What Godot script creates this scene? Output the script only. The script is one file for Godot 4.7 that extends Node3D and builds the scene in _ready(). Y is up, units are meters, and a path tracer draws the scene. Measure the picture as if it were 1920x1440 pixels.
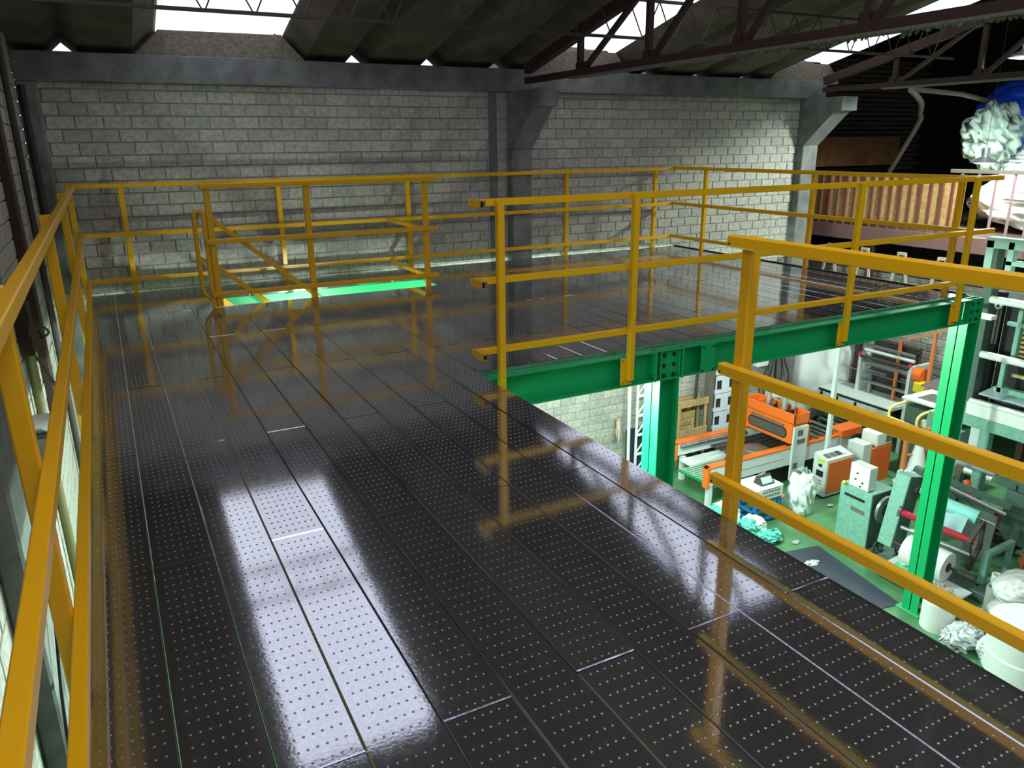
extends Node3D

# ---------------------------------------------------------------- mesh builder
class MB:
	var v := PackedVector3Array()
	var n := PackedVector3Array()
	func poly(p: Array, out: Vector3) -> void:      # flat convex polygon turned to face "out"
		var nn: Vector3 = (p[1] - p[0]).cross(p[2] - p[0]).normalized()
		if nn.dot(out) < 0.0:
			nn = -nn
			p = p.duplicate()
			p.reverse()
		for i in range(1, p.size() - 1):
			for q in [p[0], p[i + 1], p[i]]:
				v.append(q)
				n.append(nn)
	func tri(a: Vector3, b: Vector3, c: Vector3, na: Vector3, nb: Vector3, nc: Vector3) -> void:
		if (b - a).cross(c - a).dot(na + nb + nc) > 0.0:
			v.append_array([a, c, b])
			n.append_array([na, nc, nb])
		else:
			v.append_array([a, b, c])
			n.append_array([na, nb, nc])
	func quad(a: Vector3, b: Vector3, c: Vector3, d: Vector3, na: Vector3, nb: Vector3, nc: Vector3, nd: Vector3) -> void:
		tri(a, b, c, na, nb, nc)
		tri(a, c, d, na, nc, nd)
	func box(c: Vector3, s: Vector3, ch := 0.0, b := Basis()) -> MB:
		var h := s * 0.5
		ch = minf(ch, minf(h.x, minf(h.y, h.z)) * 0.8)
		var g := h - Vector3.ONE * ch
		for ax in 3:
			for sg in [-1.0, 1.0]:
				var pts := []
				for k in [[-1, -1], [1, -1], [1, 1], [-1, 1]]:
					var p := Vector3.ZERO
					p[ax] = sg * h[ax]
					p[(ax + 1) % 3] = k[0] * g[(ax + 1) % 3]
					p[(ax + 2) % 3] = k[1] * g[(ax + 2) % 3]
					pts.append(c + b * p)
				var o := Vector3.ZERO
				o[ax] = sg
				poly(pts, b * o)
		if ch <= 0.0:
			return self
		for ax in 3:                                  # edges along ax
			var u := (ax + 1) % 3
			var w := (ax + 2) % 3
			for su in [-1.0, 1.0]:
				for sw in [-1.0, 1.0]:
					var pts := []
					for k in [[-1, 0], [1, 0], [1, 1], [-1, 1]]:
						var p := Vector3.ZERO
						p[ax] = k[0] * g[ax]
						p[u] = su * (h[u] if k[1] == 0 else g[u])
						p[w] = sw * (g[w] if k[1] == 0 else h[w])
						pts.append(c + b * p)
					var o := Vector3.ZERO
					o[u] = su
					o[w] = sw
					poly(pts, b * o)
		for sx in [-1.0, 1.0]:
			for sy in [-1.0, 1.0]:
				for sz in [-1.0, 1.0]:
					var s3 := Vector3(sx, sy, sz)
					poly([c + b * (s3 * Vector3(h.x, g.y, g.z)), c + b * (s3 * Vector3(g.x, h.y, g.z)), c + b * (s3 * Vector3(g.x, g.y, h.z))], b * s3)
		return self
	func span(x0: float, x1: float, y0: float, y1: float, z0: float, z1: float, ch := 0.0) -> MB:
		return box(Vector3(x0 + x1, y0 + y1, z0 + z1) * 0.5, Vector3(absf(x1 - x0), absf(y1 - y0), absf(z1 - z0)), ch)
	func frame(d: Vector3) -> Basis:
		d = d.normalized()
		var u := d.cross(Vector3.UP if absf(d.y) < 0.9 else Vector3.RIGHT).normalized()
		return Basis(u, d, u.cross(d))
	func bar(a: Vector3, b: Vector3, w: float, t: float, ch := 0.0) -> MB:   # rectangular bar from a to b; w across, t in the other direction
		return box((a + b) * 0.5, Vector3(w, a.distance_to(b), t), ch, frame(b - a))
	func tube(a: Vector3, b: Vector3, r: float, seg := 10, r2 := -1.0, cap := true) -> MB:
		r2 = r if r2 < 0.0 else r2
		var f := frame(b - a)
		var slope: float = (r - r2) / maxf(a.distance_to(b), 1e-6)
		for i in seg:
			var d0: Vector3 = f * Vector3(cos(TAU * i / seg), 0, sin(TAU * i / seg))
			var d1: Vector3 = f * Vector3(cos(TAU * (i + 1) / seg), 0, sin(TAU * (i + 1) / seg))
			var n0 := (d0 + f.y * slope).normalized()
			var n1 := (d1 + f.y * slope).normalized()
			quad(a + d0 * r, a + d1 * r, b + d1 * r2, b + d0 * r2, n0, n1, n1, n0)
			if cap:
				tri(a, a + d0 * r, a + d1 * r, -f.y, -f.y, -f.y)
				tri(b, b + d0 * r2, b + d1 * r2, f.y, f.y, f.y)
		return self
	func path(p: Array, r: float, seg := 8) -> MB:
		var rings := []
		for i in p.size():
			var d: Vector3 = p[mini(i + 1, p.size() - 1)] - p[maxi(i - 1, 0)]
			rings.append(frame(d))
			if i:
				var prev: Basis = rings[i - 1]          # keep the ring from twisting
				var u: Vector3 = (prev.x - rings[i].y * prev.x.dot(rings[i].y)).normalized()
				rings[i] = Basis(u, rings[i].y, u.cross(rings[i].y))
		for i in p.size() - 1:
			for k in seg:
				var c0 := Vector3(cos(TAU * k / seg), 0, sin(TAU * k / seg))
				var c1 := Vector3(cos(TAU * (k + 1) / seg), 0, sin(TAU * (k + 1) / seg))
				var a0: Vector3 = rings[i] * c0
				var a1: Vector3 = rings[i] * c1
				var b0: Vector3 = rings[i + 1] * c0
				var b1: Vector3 = rings[i + 1] * c1
				quad(p[i] + a0 * r, p[i] + a1 * r, p[i + 1] + b1 * r, p[i + 1] + b0 * r, a0, a1, b1, b0)
		for e in [0, p.size() - 1]:
			var o: Vector3 = rings[e].y * (-1.0 if e == 0 else 1.0)
			for k in seg:
				tri(p[e], p[e] + rings[e] * Vector3(cos(TAU * k / seg), 0, sin(TAU * k / seg)) * r, p[e] + rings[e] * Vector3(cos(TAU * (k + 1) / seg), 0, sin(TAU * (k + 1) / seg)) * r, o, o, o)
		return self
	func lathe(prof: Array, at: Vector3, axis := Vector3.UP, seg := 20) -> MB:   # prof: [radius, height along axis]
		var f := frame(axis)
		for i in prof.size() - 1:
			var r0: float = prof[i][0]
			var r1: float = prof[i + 1][0]
			var y0: float = prof[i][1]
			var y1: float = prof[i + 1][1]
			var dn := Vector2(y1 - y0, r0 - r1).normalized()
			for k in seg:
				var d0: Vector3 = f * Vector3(cos(TAU * k / seg), 0, sin(TAU * k / seg))
				var d1: Vector3 = f * Vector3(cos(TAU * (k + 1) / seg), 0, sin(TAU * (k + 1) / seg))
				var n0 := d0 * dn.x + f.y * dn.y
				var n1 := d1 * dn.x + f.y * dn.y
				quad(at + d0 * r0 + f.y * y0, at + d1 * r0 + f.y * y0, at + d1 * r1 + f.y * y1, at + d0 * r1 + f.y * y1, n0, n1, n1, n0)
		return self
	func prism(p: PackedVector2Array, z0: float, z1: float, xf := Transform3D()) -> MB:  # outline in xy, extruded along z
		var t := Geometry2D.triangulate_polygon(p)
		for k in range(0, t.size(), 3):
			for z in [z0, z1]:
				var q := []
				for j in 3:
					q.append(xf * Vector3(p[t[k + j]].x, p[t[k + j]].y, z))
				poly(q, xf.basis * Vector3(0, 0, signf(z - (z0 + z1) * 0.5)))
		var cw := Geometry2D.is_polygon_clockwise(p)
		for i in p.size():
			var a := p[i]
			var b := p[(i + 1) % p.size()]
			var o := Vector3(b.y - a.y, a.x - b.x, 0) * (1.0 if not cw else -1.0)
			poly([xf * Vector3(a.x, a.y, z0), xf * Vector3(b.x, b.y, z0), xf * Vector3(b.x, b.y, z1), xf * Vector3(a.x, a.y, z1)], xf.basis * o)
		return self
	func grid(f: Callable, nu: int, nv: int, inside := Vector3.INF) -> MB:   # smooth surface f(u, v)
		var e := 0.002
		var P := []
		var N := []
		for i in nu + 1:
			for j in nv + 1:
				var u := float(i) / nu
				var w := float(j) / nv
				var c: Vector3 = f.call(u, w)
				var du: Vector3 = f.call(u + e, w) - f.call(u - e, w)
				var w0 := clampf(w, e * 4, 1.0 - e * 4)
				var dv: Vector3 = f.call(u, w0 + e) - f.call(u, w0 - e)
				if du.length() < 1e-6:
					du = f.call(u + e, w0) - f.call(u - e, w0)
				var nn := du.cross(dv).normalized()
				if inside != Vector3.INF and nn.dot(c - inside) < 0.0:
					nn = -nn
				P.append(c)
				N.append(nn)
		for i in nu:
			for j in nv:
				var a := i * (nv + 1) + j
				var b := a + nv + 1
				quad(P[a], P[b], P[b + 1], P[a + 1], N[a], N[b], N[b + 1], N[a + 1])
		return self
	func blob(c: Vector3, r: Vector3, sd: int, amp: float, freq := 1.3, nu := 28, nv := 18, flat_bottom := true, power := 1.0) -> MB:
		var fn := FastNoiseLite.new()
		fn.seed = sd
		fn.frequency = freq
		fn.fractal_octaves = 3
		var rg := FastNoiseLite.new()
		rg.seed = sd + 7
		rg.frequency = freq * 1.6
		rg.fractal_type = FastNoiseLite.FRACTAL_RIDGED
		rg.fractal_octaves = 2
		var fun := func(u: float, w: float) -> Vector3:
			var th := TAU * u
			var ph := PI * (w - 0.5)
			var cp := pow(maxf(cos(ph), 0.0), power)
			var sp := signf(sin(ph)) * pow(absf(sin(ph)), power)
			var d := Vector3(cp * cos(th), sp, cp * sin(th))
			var k := 1.0 + amp * (fn.get_noise_3dv(d) + 0.5 * rg.get_noise_3dv(d))
			var p := c + d * r * k
			if flat_bottom:
				p.y = maxf(p.y, c.y - r.y * 0.92)
			return p
		return grid(fun, nu, nv, c)
	func mesh() -> ArrayMesh:
		var a := []
		a.resize(Mesh.ARRAY_MAX)
		a[Mesh.ARRAY_VERTEX] = v
		a[Mesh.ARRAY_NORMAL] = n
		var m := ArrayMesh.new()
		m.add_surface_from_arrays(Mesh.PRIMITIVE_TRIANGLES, a)
		return m

# ---------------------------------------------------------------- scene helpers
var M := {}
var used := {}
var rng := RandomNumberGenerator.new()
const F := -3.81                                   # level of the workshop floor below the deck

func numbered(s: String) -> String:
	used[s] = used.get(s, 0) + 1
	return s if used[s] == 1 else "%s_%03d" % [s, used[s] - 1]

func obj(called: String, b, mat: Material, parent: Node = null) -> MeshInstance3D:
	var o := MeshInstance3D.new()
	o.mesh = b.mesh() if b is MB else b
	o.material_override = mat
	if parent == null:
		o.name = numbered(called)
		add_child(o)
	else:
		o.name = called
		parent.add_child(o, true)
	return o

func tag(o: Node, label := "", category := "", group := "", kind := "") -> Node:
	for k in [["label", label], ["category", category], ["group", group], ["kind", kind]]:
		if k[1] != "":
			o.set_meta(k[0], k[1])
	return o

func thing(called: String, label: String, category: String, at := Vector3.ZERO, turn := 0.0, group := "", kind := "") -> Node3D:
	var o := Node3D.new()
	o.name = numbered(called)
	add_child(o)
	o.position = at
	o.rotation.y = turn
	tag(o, label, category, group, kind)
	return o

func copy(src: Node3D, at: Vector3, turn: float, label: String) -> Node3D:
	var r: Node3D = src.duplicate()
	r.name = numbered(String(src.name).rstrip("0123456789").trim_suffix("_"))
	add_child(r)
	r.position = at
	r.rotation.y = turn
	r.set_meta("label", label)
	return r

func noise_tex(freq: float, lo: Color, hi: Color, sd := 1, normal := 0.0, oct := 4, type := FastNoiseLite.TYPE_SIMPLEX_SMOOTH, size := 512) -> ImageTexture:
	var f := FastNoiseLite.new()
	f.seed = sd
	f.frequency = freq
	f.noise_type = type
	f.fractal_octaves = oct
	var im := f.get_seamless_image(size, size, false, false, 0.1, true)
	im.convert(Image.FORMAT_RGBA8)
	if normal > 0.0:
		im.bump_map_to_normal_map(normal)
		return ImageTexture.create_from_image(im)
	var ramp := []
	for k in 256:
		ramp.append(lo.lerp(hi, k / 255.0))
	var d := im.get_data()
	for k in range(0, d.size(), 4):
		var c: Color = ramp[d[k]]
		d[k] = c.r8
		d[k + 1] = c.g8
		d[k + 2] = c.b8
	return ImageTexture.create_from_image(Image.create_from_data(size, size, false, Image.FORMAT_RGBA8, d))

func mat(color: Color, rough := 0.5, metal := 0.0, tex: Texture2D = null, scale := 1.0, nrm: Texture2D = null, nscale := 1.0) -> StandardMaterial3D:
	var m := StandardMaterial3D.new()
	m.albedo_color = color
	m.roughness = rough
	m.metallic = metal
	if tex or nrm:
		m.uv1_triplanar = true
		m.uv1_world_triplanar = true
		m.uv1_scale = Vector3.ONE * scale
		m.albedo_texture = tex
		if nrm:
			m.normal_enabled = true
			m.normal_texture = nrm
			m.normal_scale = nscale
	return m

func c8(r: int, g: int, b: int, a := 255) -> Color:
	return Color8(r, g, b, a)

func glow(color: Color, e: float) -> StandardMaterial3D:
	var m := mat(color, 0.5)
	m.emission_enabled = true
	m.emission = color
	m.emission_energy_multiplier = e
	return m

func area(called: String, at: Vector3, size: Vector2, towards: Vector3, color: Color, e: float) -> void:
	var l := AreaLight3D.new()
	l.name = called
	add_child(l, true)
	l.area_size = size
	l.light_color = color
	l.light_energy = e
	l.shadow_enabled = true
	l.area_range = 30.0
	var up := Vector3.UP if absf(towards.normalized().y) < 0.95 else Vector3(0, 0, -1)
	l.look_at_from_position(at, at + towards, up)

func _ready() -> void:
	rng.seed = 11
	camera_and_light()
	materials()
	room()
	roof()
	deck()
	railings()
	hatch()
	left_wall_things()
	lamps()
	bag_machine()
	floor_goods()
	winder()
	slitter_machine()
	printing_machine()
	back_wall_items()
	far_storage()

# ---------------------------------------------------------------- camera, sky, large lights
func camera_and_light() -> void:
	var cam := Camera3D.new()
	cam.name = "camera"
	add_child(cam)
	cam.position = Vector3(0, 1.55, 0)
	cam.rotation = Vector3(deg_to_rad(-17.610), deg_to_rad(-27.661), deg_to_rad(-0.599))
	cam.fov = 53.804
	cam.near = 0.05
	cam.far = 200.0
	var e := Environment.new()
	e.background_mode = Environment.BG_SKY
	var s := Sky.new()
	var sm := ProceduralSkyMaterial.new()
	sm.sky_top_color = Color(0.86, 0.88, 0.98)
	sm.sky_horizon_color = Color(0.88, 0.9, 1.0)
	sm.ground_bottom_color = Color(0.35, 0.35, 0.36)
	sm.ground_horizon_color = Color(0.5, 0.5, 0.52)
	sm.sky_energy_multiplier = 1.0
	s.sky_material = sm
	e.sky = s
	e.background_energy_multiplier = 1.7
	e.ambient_light_source = Environment.AMBIENT_SOURCE_DISABLED
	e.tonemap_mode = Environment.TONE_MAPPER_LINEAR
	e.tonemap_exposure = 1.0
	e.sdfgi_enabled = true
	e.ssao_enabled = true
	e.ssil_enabled = true
	var w := WorldEnvironment.new()
	w.name = "environment"
	w.environment = e
	add_child(w)
	# daylight that comes in through the three roof lights
	var down := Vector3(0, -1, 0.2437)
	for x in [1.43, 6.1, 10.5]:
		area("skylight_glow", Vector3(x, roof_y(0.2) + 0.1, 0.2), Vector2(1.1, 5.4), down, Color(1.0, 0.97, 0.92), 12.0)

func roof_y(z: float) -> float:                     # underside of the roof troughs
	return 2.48 + 0.2437 * (z + 9.6)

func materials() -> void:
	var grain := noise_tex(0.03, Color(0.78, 0.78, 0.78), Color(1, 1, 1), 3)
	var bumps := noise_tex(0.05, Color.BLACK, Color.WHITE, 5, 4.0)
	M.yellow = mat(c8(226, 170, 4), 0.32)
	M.green = mat(c8(6, 158, 92), 0.35)
	M.bolt = mat(c8(60, 56, 50), 0.45, 0.6)
	M.zinc = mat(c8(170, 172, 176), 0.35, 0.85)
	M.dark = mat(c8(22, 22, 24), 0.6)
	var spangle := noise_tex(0.06, Color(0.9, 0.9, 0.92), Color(1, 1, 1), 9, 0.0, 3, FastNoiseLite.TYPE_CELLULAR)
	var deck_n := noise_tex(0.05, Color.BLACK, Color.WHITE, 21, 3.0)
	var deck_r := noise_tex(0.02, Color(0.66, 0.66, 0.66), Color(1, 1, 1), 31)
	M.deck = []
	for k in 4:
		var m := mat(Color.from_hsv(0.66, 0.04, 0.77 + 0.02 * k), 0.12, 0.94, spangle, 2.2, deck_n, 0.02)
		m.roughness = 0.09
		m.roughness_texture = deck_r
		M.deck.append(m)
	M.nub = mat(c8(150, 150, 154), 0.3, 0.85)
	M.block = []
	for k in 3:
		M.block.append(mat([c8(186, 182, 172), c8(176, 173, 164), c8(192, 187, 175)][k], 0.75, 0.0, grain, 0.9, bumps, 0.35))
	M.mortar = mat(c8(176, 173, 165), 0.9, 0.0, grain, 1.1)
	M.concrete = mat(c8(128, 128, 126), 0.85, 0.0, noise_tex(0.012, Color(0.72, 0.72, 0.73), Color(1, 1, 1), 13), 0.5, bumps, 0.3)
	M.roof = mat(c8(112, 104, 88), 0.9, 0.0, noise_tex(0.01, Color(0.62, 0.6, 0.56), Color(1, 1, 1), 17), 0.4)
	M.mortar_fill = mat(c8(132, 122, 108), 0.95, 0.0, grain, 0.8, bumps, 0.8)
	M.steel = mat(c8(72, 66, 60), 0.7, 0.3)
	M.rust = mat(c8(70, 46, 38), 0.8, 0.1, grain, 1.5)
	M.dusty = mat(c8(124, 118, 106), 1.0, 0.0, grain, 2.0, bumps, 1.0)
	M.pane = glow(Color(0.93, 0.95, 1.0), 1.25)      # translucent sheet lit through by the overcast sky
	M.floor = mat(c8(96, 152, 106), 0.4, 0.0, noise_tex(0.008, Color(0.72, 0.74, 0.7), Color(1, 1, 1), 41), 0.35)
	M.white = mat(c8(226, 228, 224), 0.5)
	M.plaster = mat(c8(120, 124, 120), 0.8, 0.0, grain, 0.5)
	M.cable = mat(c8(28, 30, 28), 0.6)

# ---------------------------------------------------------------- walls, floor, columns
func block_wall(called: String, label: String, x0: float, x1: float, y0: float, y1: float, at: Vector3, turn: float, phase: int, rank: Callable, thick := 0.18) -> void:
	# a wall in its own xy plane, face towards +z, laid in half-bond courses of 0.268 x 0.134
	var w := thing(called, label, "", at, turn, "", "structure")
	obj("mortar", MB.new().span(x0, x1, y0, y1, -thick, -0.014), M.mortar, w)
	var shapes := {}
	var list := []
	var row0 := int(floor(y0 / 0.134))
	for r in range(row0, int(ceil(y1 / 0.134))):
		var a := maxf(y0, r * 0.134 + 0.006)
		var b := minf(y1, (r + 1) * 0.134 - 0.006)
		if b - a < 0.02:
			continue
		var c := floorf(x0 / 0.268) - 1.0
		var off := 0.134 * ((r + phase) & 1)
		while c * 0.268 + off < x1:
			var p := maxf(x0, c * 0.268 + off + 0.0055)
			var q := minf(x1, (c + 1.0) * 0.268 + off - 0.0055)
			c += 1.0
			if q - p > 0.02:
				list.append([p, q, a, b])
	list.sort_custom(func(s, t): return rank.call(s) < rank.call(t))
	var rest := MB.new()
	for i in list.size():
		var d: Array = list[i]
		var s := Vector3(d[1] - d[0], d[3] - d[2], 0.05)
		var c := Vector3((d[0] + d[1]) * 0.5, (d[2] + d[3]) * 0.5, -0.025 + rng.randf_range(-0.002, 0.002))
		if i >= 300:
			rest.box(c, s, 0.004)
			continue
		var key := "%.3f_%.3f" % [s.x, s.y]
		if not shapes.has(key):
			shapes[key] = MB.new().box(Vector3.ZERO, s, 0.006).mesh()
		var o := obj("block", shapes[key], M.block[rng.randi() % 3], w)
		o.position = c
		o.rotation.z = rng.randf_range(-0.004, 0.004)
	if rest.v.size():
		tag(obj("blocks", rest, M.block[0], w), "", "", "", "stuff")

func room() -> void:
	# back wall, in two bays above the deck and one strip below it
	block_wall("wall_back", "grey block wall behind the hatch, left of the concrete column", -0.42, 4.72, -0.28, 2.21, Vector3(0, 0, -9.6), 0.0, 0, func(d): return -d[3])
	block_wall("wall_back", "grey block wall bay behind the far deck, right of the column", 5.36, 10.5, -0.28, 2.21, Vector3(0, 0, -9.6), 0.0, 1, func(d): return -d[3])
	block_wall("wall_back", "bright block wall of the workshop below the deck", -0.42, 10.95, F, -0.28, Vector3(0, 0, -9.6), 0.0, 0, func(d): return absf(d[0] - 7.3) + 0.3 * absf(d[2] + 2.2))
	block_wall("wall_left", "block wall along the left railing", 0.0, 9.9, F, 2.6, Vector3(-0.6, 0, 0.3), PI / 2, 0, func(d): return absf(d[0] - 7.5) * 0.6 + (0.0 if d[3] > 0.9 else 1.2) + absf(d[2] - 0.6) * 0.4)
	for x in [[4.72, 4.85], [10.36, 10.5]]:
		tag(obj("trim_1", MB.new().span(x[0], x[1], -0.28, 2.21, -9.75, -9.615, 0.004), M.plaster), "narrow plaster strip in the block wall left of a concrete column", "", "", "structure")
	var nar := MB.new()
	for r in range(-2, 17):
		nar.span(4.86, 5.0, r * 0.134 + 0.005, minf((r + 1) * 0.134 - 0.005, 2.205), -9.66, -9.6, 0.006)
	tag(obj("wall_back", nar, M.block[0]), "stack of half blocks between plaster strip and concrete column", "", "", "structure")
	tag(obj("wall_back", MB.new().span(4.85, 5.36, F, 2.21, -9.8, -9.61), M.mortar), "mortar backing behind the concrete column", "", "", "structure")
	# ring beam
	tag(obj("trim_2", MB.new().span(-0.6, 10.95, 2.21, 2.49, -9.8, -9.48, 0.008), M.concrete), "grey concrete ring beam on top of the block wall", "", "", "structure")
	# corner column, two columns with corbels
	tag(obj("concrete_column", MB.new().span(-0.6, -0.42, F, 2.21, -9.8, -9.5, 0.01), M.concrete), "grey concrete column in the corner behind the left railing", "column", "", "structure")
	for x in [[5.0, 5.3, "grey concrete column with slanted corbel in the middle of the block wall"], [10.5, 10.85, "grey concrete column with slanted corbel at the right end of the block wall"]]:
		var c := thing("concrete_column", x[2], "column", Vector3(x[0], 0, 0), 0.0, "concrete columns with corbels", "structure")
		var w: float = x[1] - x[0]
		obj("shaft", MB.new().span(0, w, F, 1.48, -9.8, -9.45, 0.012), M.concrete, c)
		var prof := PackedVector2Array([Vector2(9.8, 1.48), Vector2(9.45, 1.48), Vector2(8.9, 1.99), Vector2(8.77, 2.0), Vector2(8.77, 2.21), Vector2(9.8, 2.21)])
		obj("corbel", MB.new().prism(prof, 0.0, w, Transform3D(Basis(Vector3(0, 0, -1), Vector3.UP, Vector3(1, 0, 0)), Vector3.ZERO)), M.concrete, c)
	# workshop floor
	tag(obj("floor", MB.new().span(-0.8, 30, F - 0.2, F, -24, 4), M.floor), "green painted workshop floor below the deck", "", "", "structure")
	# far hall: enclosing walls and its dark ceiling
	tag(obj("wall_right", MB.new().span(30, 30.2, F, 5, -24, 4), M.concrete), "far end wall of the workshop hall", "", "", "structure")
	tag(obj("wall_front", MB.new().span(-0.8, 30, F, 5, 4, 4.2), M.concrete), "wall behind the viewer", "", "", "structure")
	tag(obj("ceiling", MB.new().span(10.95, 30.2, 4.6, 4.75, -24, 4.2), M.roof), "dark ceiling of the hall beyond the block wall", "", "", "structure")
	tag(obj("wall_back", MB.new().span(10.9, 30.2, F, 5, -24.2, -24), M.concrete), "far back wall of the hall beyond", "", "", "structure")
	tag(obj("wall_back", MB.new().span(10.85, 10.95, F, 5, -24, -9.8), M.concrete), "return wall of the hall beyond the last column", "", "", "structure")

# ---------------------------------------------------------------- roof
func roof() -> void:
	var slope := atan(0.2437)
	# one folded sheet: profile in x and height above the trough line, running along the slope
	var L := 14.2
	var joints := [-1.1, -0.14, 0.82, 2.05, 2.99, 3.97, 4.93, 5.6, 6.66, 7.42, 8.39, 9.35, 9.95, 10.95]
	var lights := {2: true, 7: true, 12: true}
	var xf := Transform3D(Basis(Vector3.RIGHT, slope).inverse(), Vector3(0, 2.48, -9.85))
	xf.basis = Basis(Vector3(1, 0, 0), Vector3(0, cos(slope), -sin(slope)), Vector3(0, sin(slope), cos(slope)))
	for i in joints.size() - 1:
		var a: float = joints[i]
		var b: float = joints[i + 1]
		if lights.has(i):
			var s := thing("skylight", ["", "", "roof light nearest the left wall, above the hatch railing", "", "", "", "", "roof light beyond the dark girder, above the concrete column", "", "", "", "", "roof light at the far right, seen as thin blue slivers"][i], "skylight", Vector3.ZERO, 0.0, "translucent roof lights", "structure")
			var zl := 4.35
			var p := MB.new()
			var prof := [Vector2(a - 0.05, 0.2), Vector2(a + 0.02, 0.26), Vector2(lerpf(a, b, 0.35), 0.265), Vector2(lerpf(a, b, 0.42), 0.285), Vector2(lerpf(a, b, 0.6), 0.285), Vector2(lerpf(a, b, 0.66), 0.265), Vector2(b - 0.02, 0.26), Vector2(b + 0.05, 0.2)]
			for k in prof.size() - 1:
				p.poly([xf * Vector3(prof[k].x, prof[k].y, 0.25), xf * Vector3(prof[k + 1].x, prof[k + 1].y, 0.25), xf * Vector3(prof[k + 1].x, prof[k + 1].y, zl), xf * Vector3(prof[k].x, prof[k].y, zl)], Vector3(0, -1, 0))
			obj("pane", p, M.pane, s)
			obj("ridge_sheet", sheet([Vector2(a - 0.1, 0.24), Vector2(a, 0.3), Vector2(b, 0.3), Vector2(b + 0.1, 0.24)], zl, 7.4, xf), M.roof, s)
			obj("ridge_sheet", sheet([Vector2(a - 0.1, 0.24), Vector2(a, 0.3), Vector2(b, 0.3), Vector2(b + 0.1, 0.24)], 13.2, L, xf), M.roof, s)
			p = MB.new()
			p.poly([xf * Vector3(a - 0.05, 0.24, 7.4), xf * Vector3(b + 0.05, 0.24, 7.4), xf * Vector3(b + 0.05, 0.24, 13.2), xf * Vector3(a - 0.05, 0.24, 13.2)], Vector3(0, -1, 0))
			obj("upper_pane", p, M.pane, s)
			# mortar that closes the trough end under the light
			var q := PackedVector2Array([Vector2(a - 0.32, 2.45), Vector2(b + 0.3, 2.45), Vector2(b + 0.02, 2.75), Vector2(a - 0.02, 2.74)])
			tag(obj("mortar_filling", MB.new().prism(q, -9.75, -9.5), M.mortar_fill), "rough mortar filling between ring beam and " + ["", "", "left", "", "", "", "", "middle", "", "", "", "", "right"][i] + " roof light", "filling", "", "structure")
			continue
		var la: float = 0.3 if lights.has(i - 1) else 0.14
		var lb: float = 0.3 if lights.has(i + 1) else 0.14
		var ha: float = 0.27 if lights.has(i - 1) else 0.135
		var hb: float = 0.27 if lights.has(i + 1) else 0.135
		la = minf(la, (b - a) * 0.4)
		lb = minf(lb, (b - a) * 0.4)
		var o := obj("ceiling", sheet([Vector2(a, ha), Vector2(a + la, 0.0), Vector2(b - lb, 0.0), Vector2(b, hb)], 0.0, L, xf), M.roof)
		tag(o, "dark folded roof trough running up from the ring beam", "", "roof troughs", "structure")
	joists()

func sheet(prof: Array, z0: float, z1: float, xf: Transform3D, t := 0.012) -> MB:
	var p := MB.new()
	for k in prof.size() - 1:
		for s in [0.0, t]:
			var u := Vector3(0, s, 0)
			p.poly([xf * (Vector3(prof[k].x, prof[k].y, z0) + u), xf * (Vector3(prof[k + 1].x, prof[k + 1].y, z0) + u), xf * (Vector3(prof[k + 1].x, prof[k + 1].y, z1) + u), xf * (Vector3(prof[k].x, prof[k].y, z1) + u)], Vector3(0, -1 if s == 0.0 else 1, 0))
		for z in [z0, z1]:
			p.poly([xf * Vector3(prof[k].x, prof[k].y, z), xf * Vector3(prof[k + 1].x, prof[k + 1].y, z), xf * Vector3(prof[k + 1].x, prof[k + 1].y + t, z), xf * Vector3(prof[k].x, prof[k].y + t, z)], Vector3(0, 0, 1 if z == z1 else -1))
	return p

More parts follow.
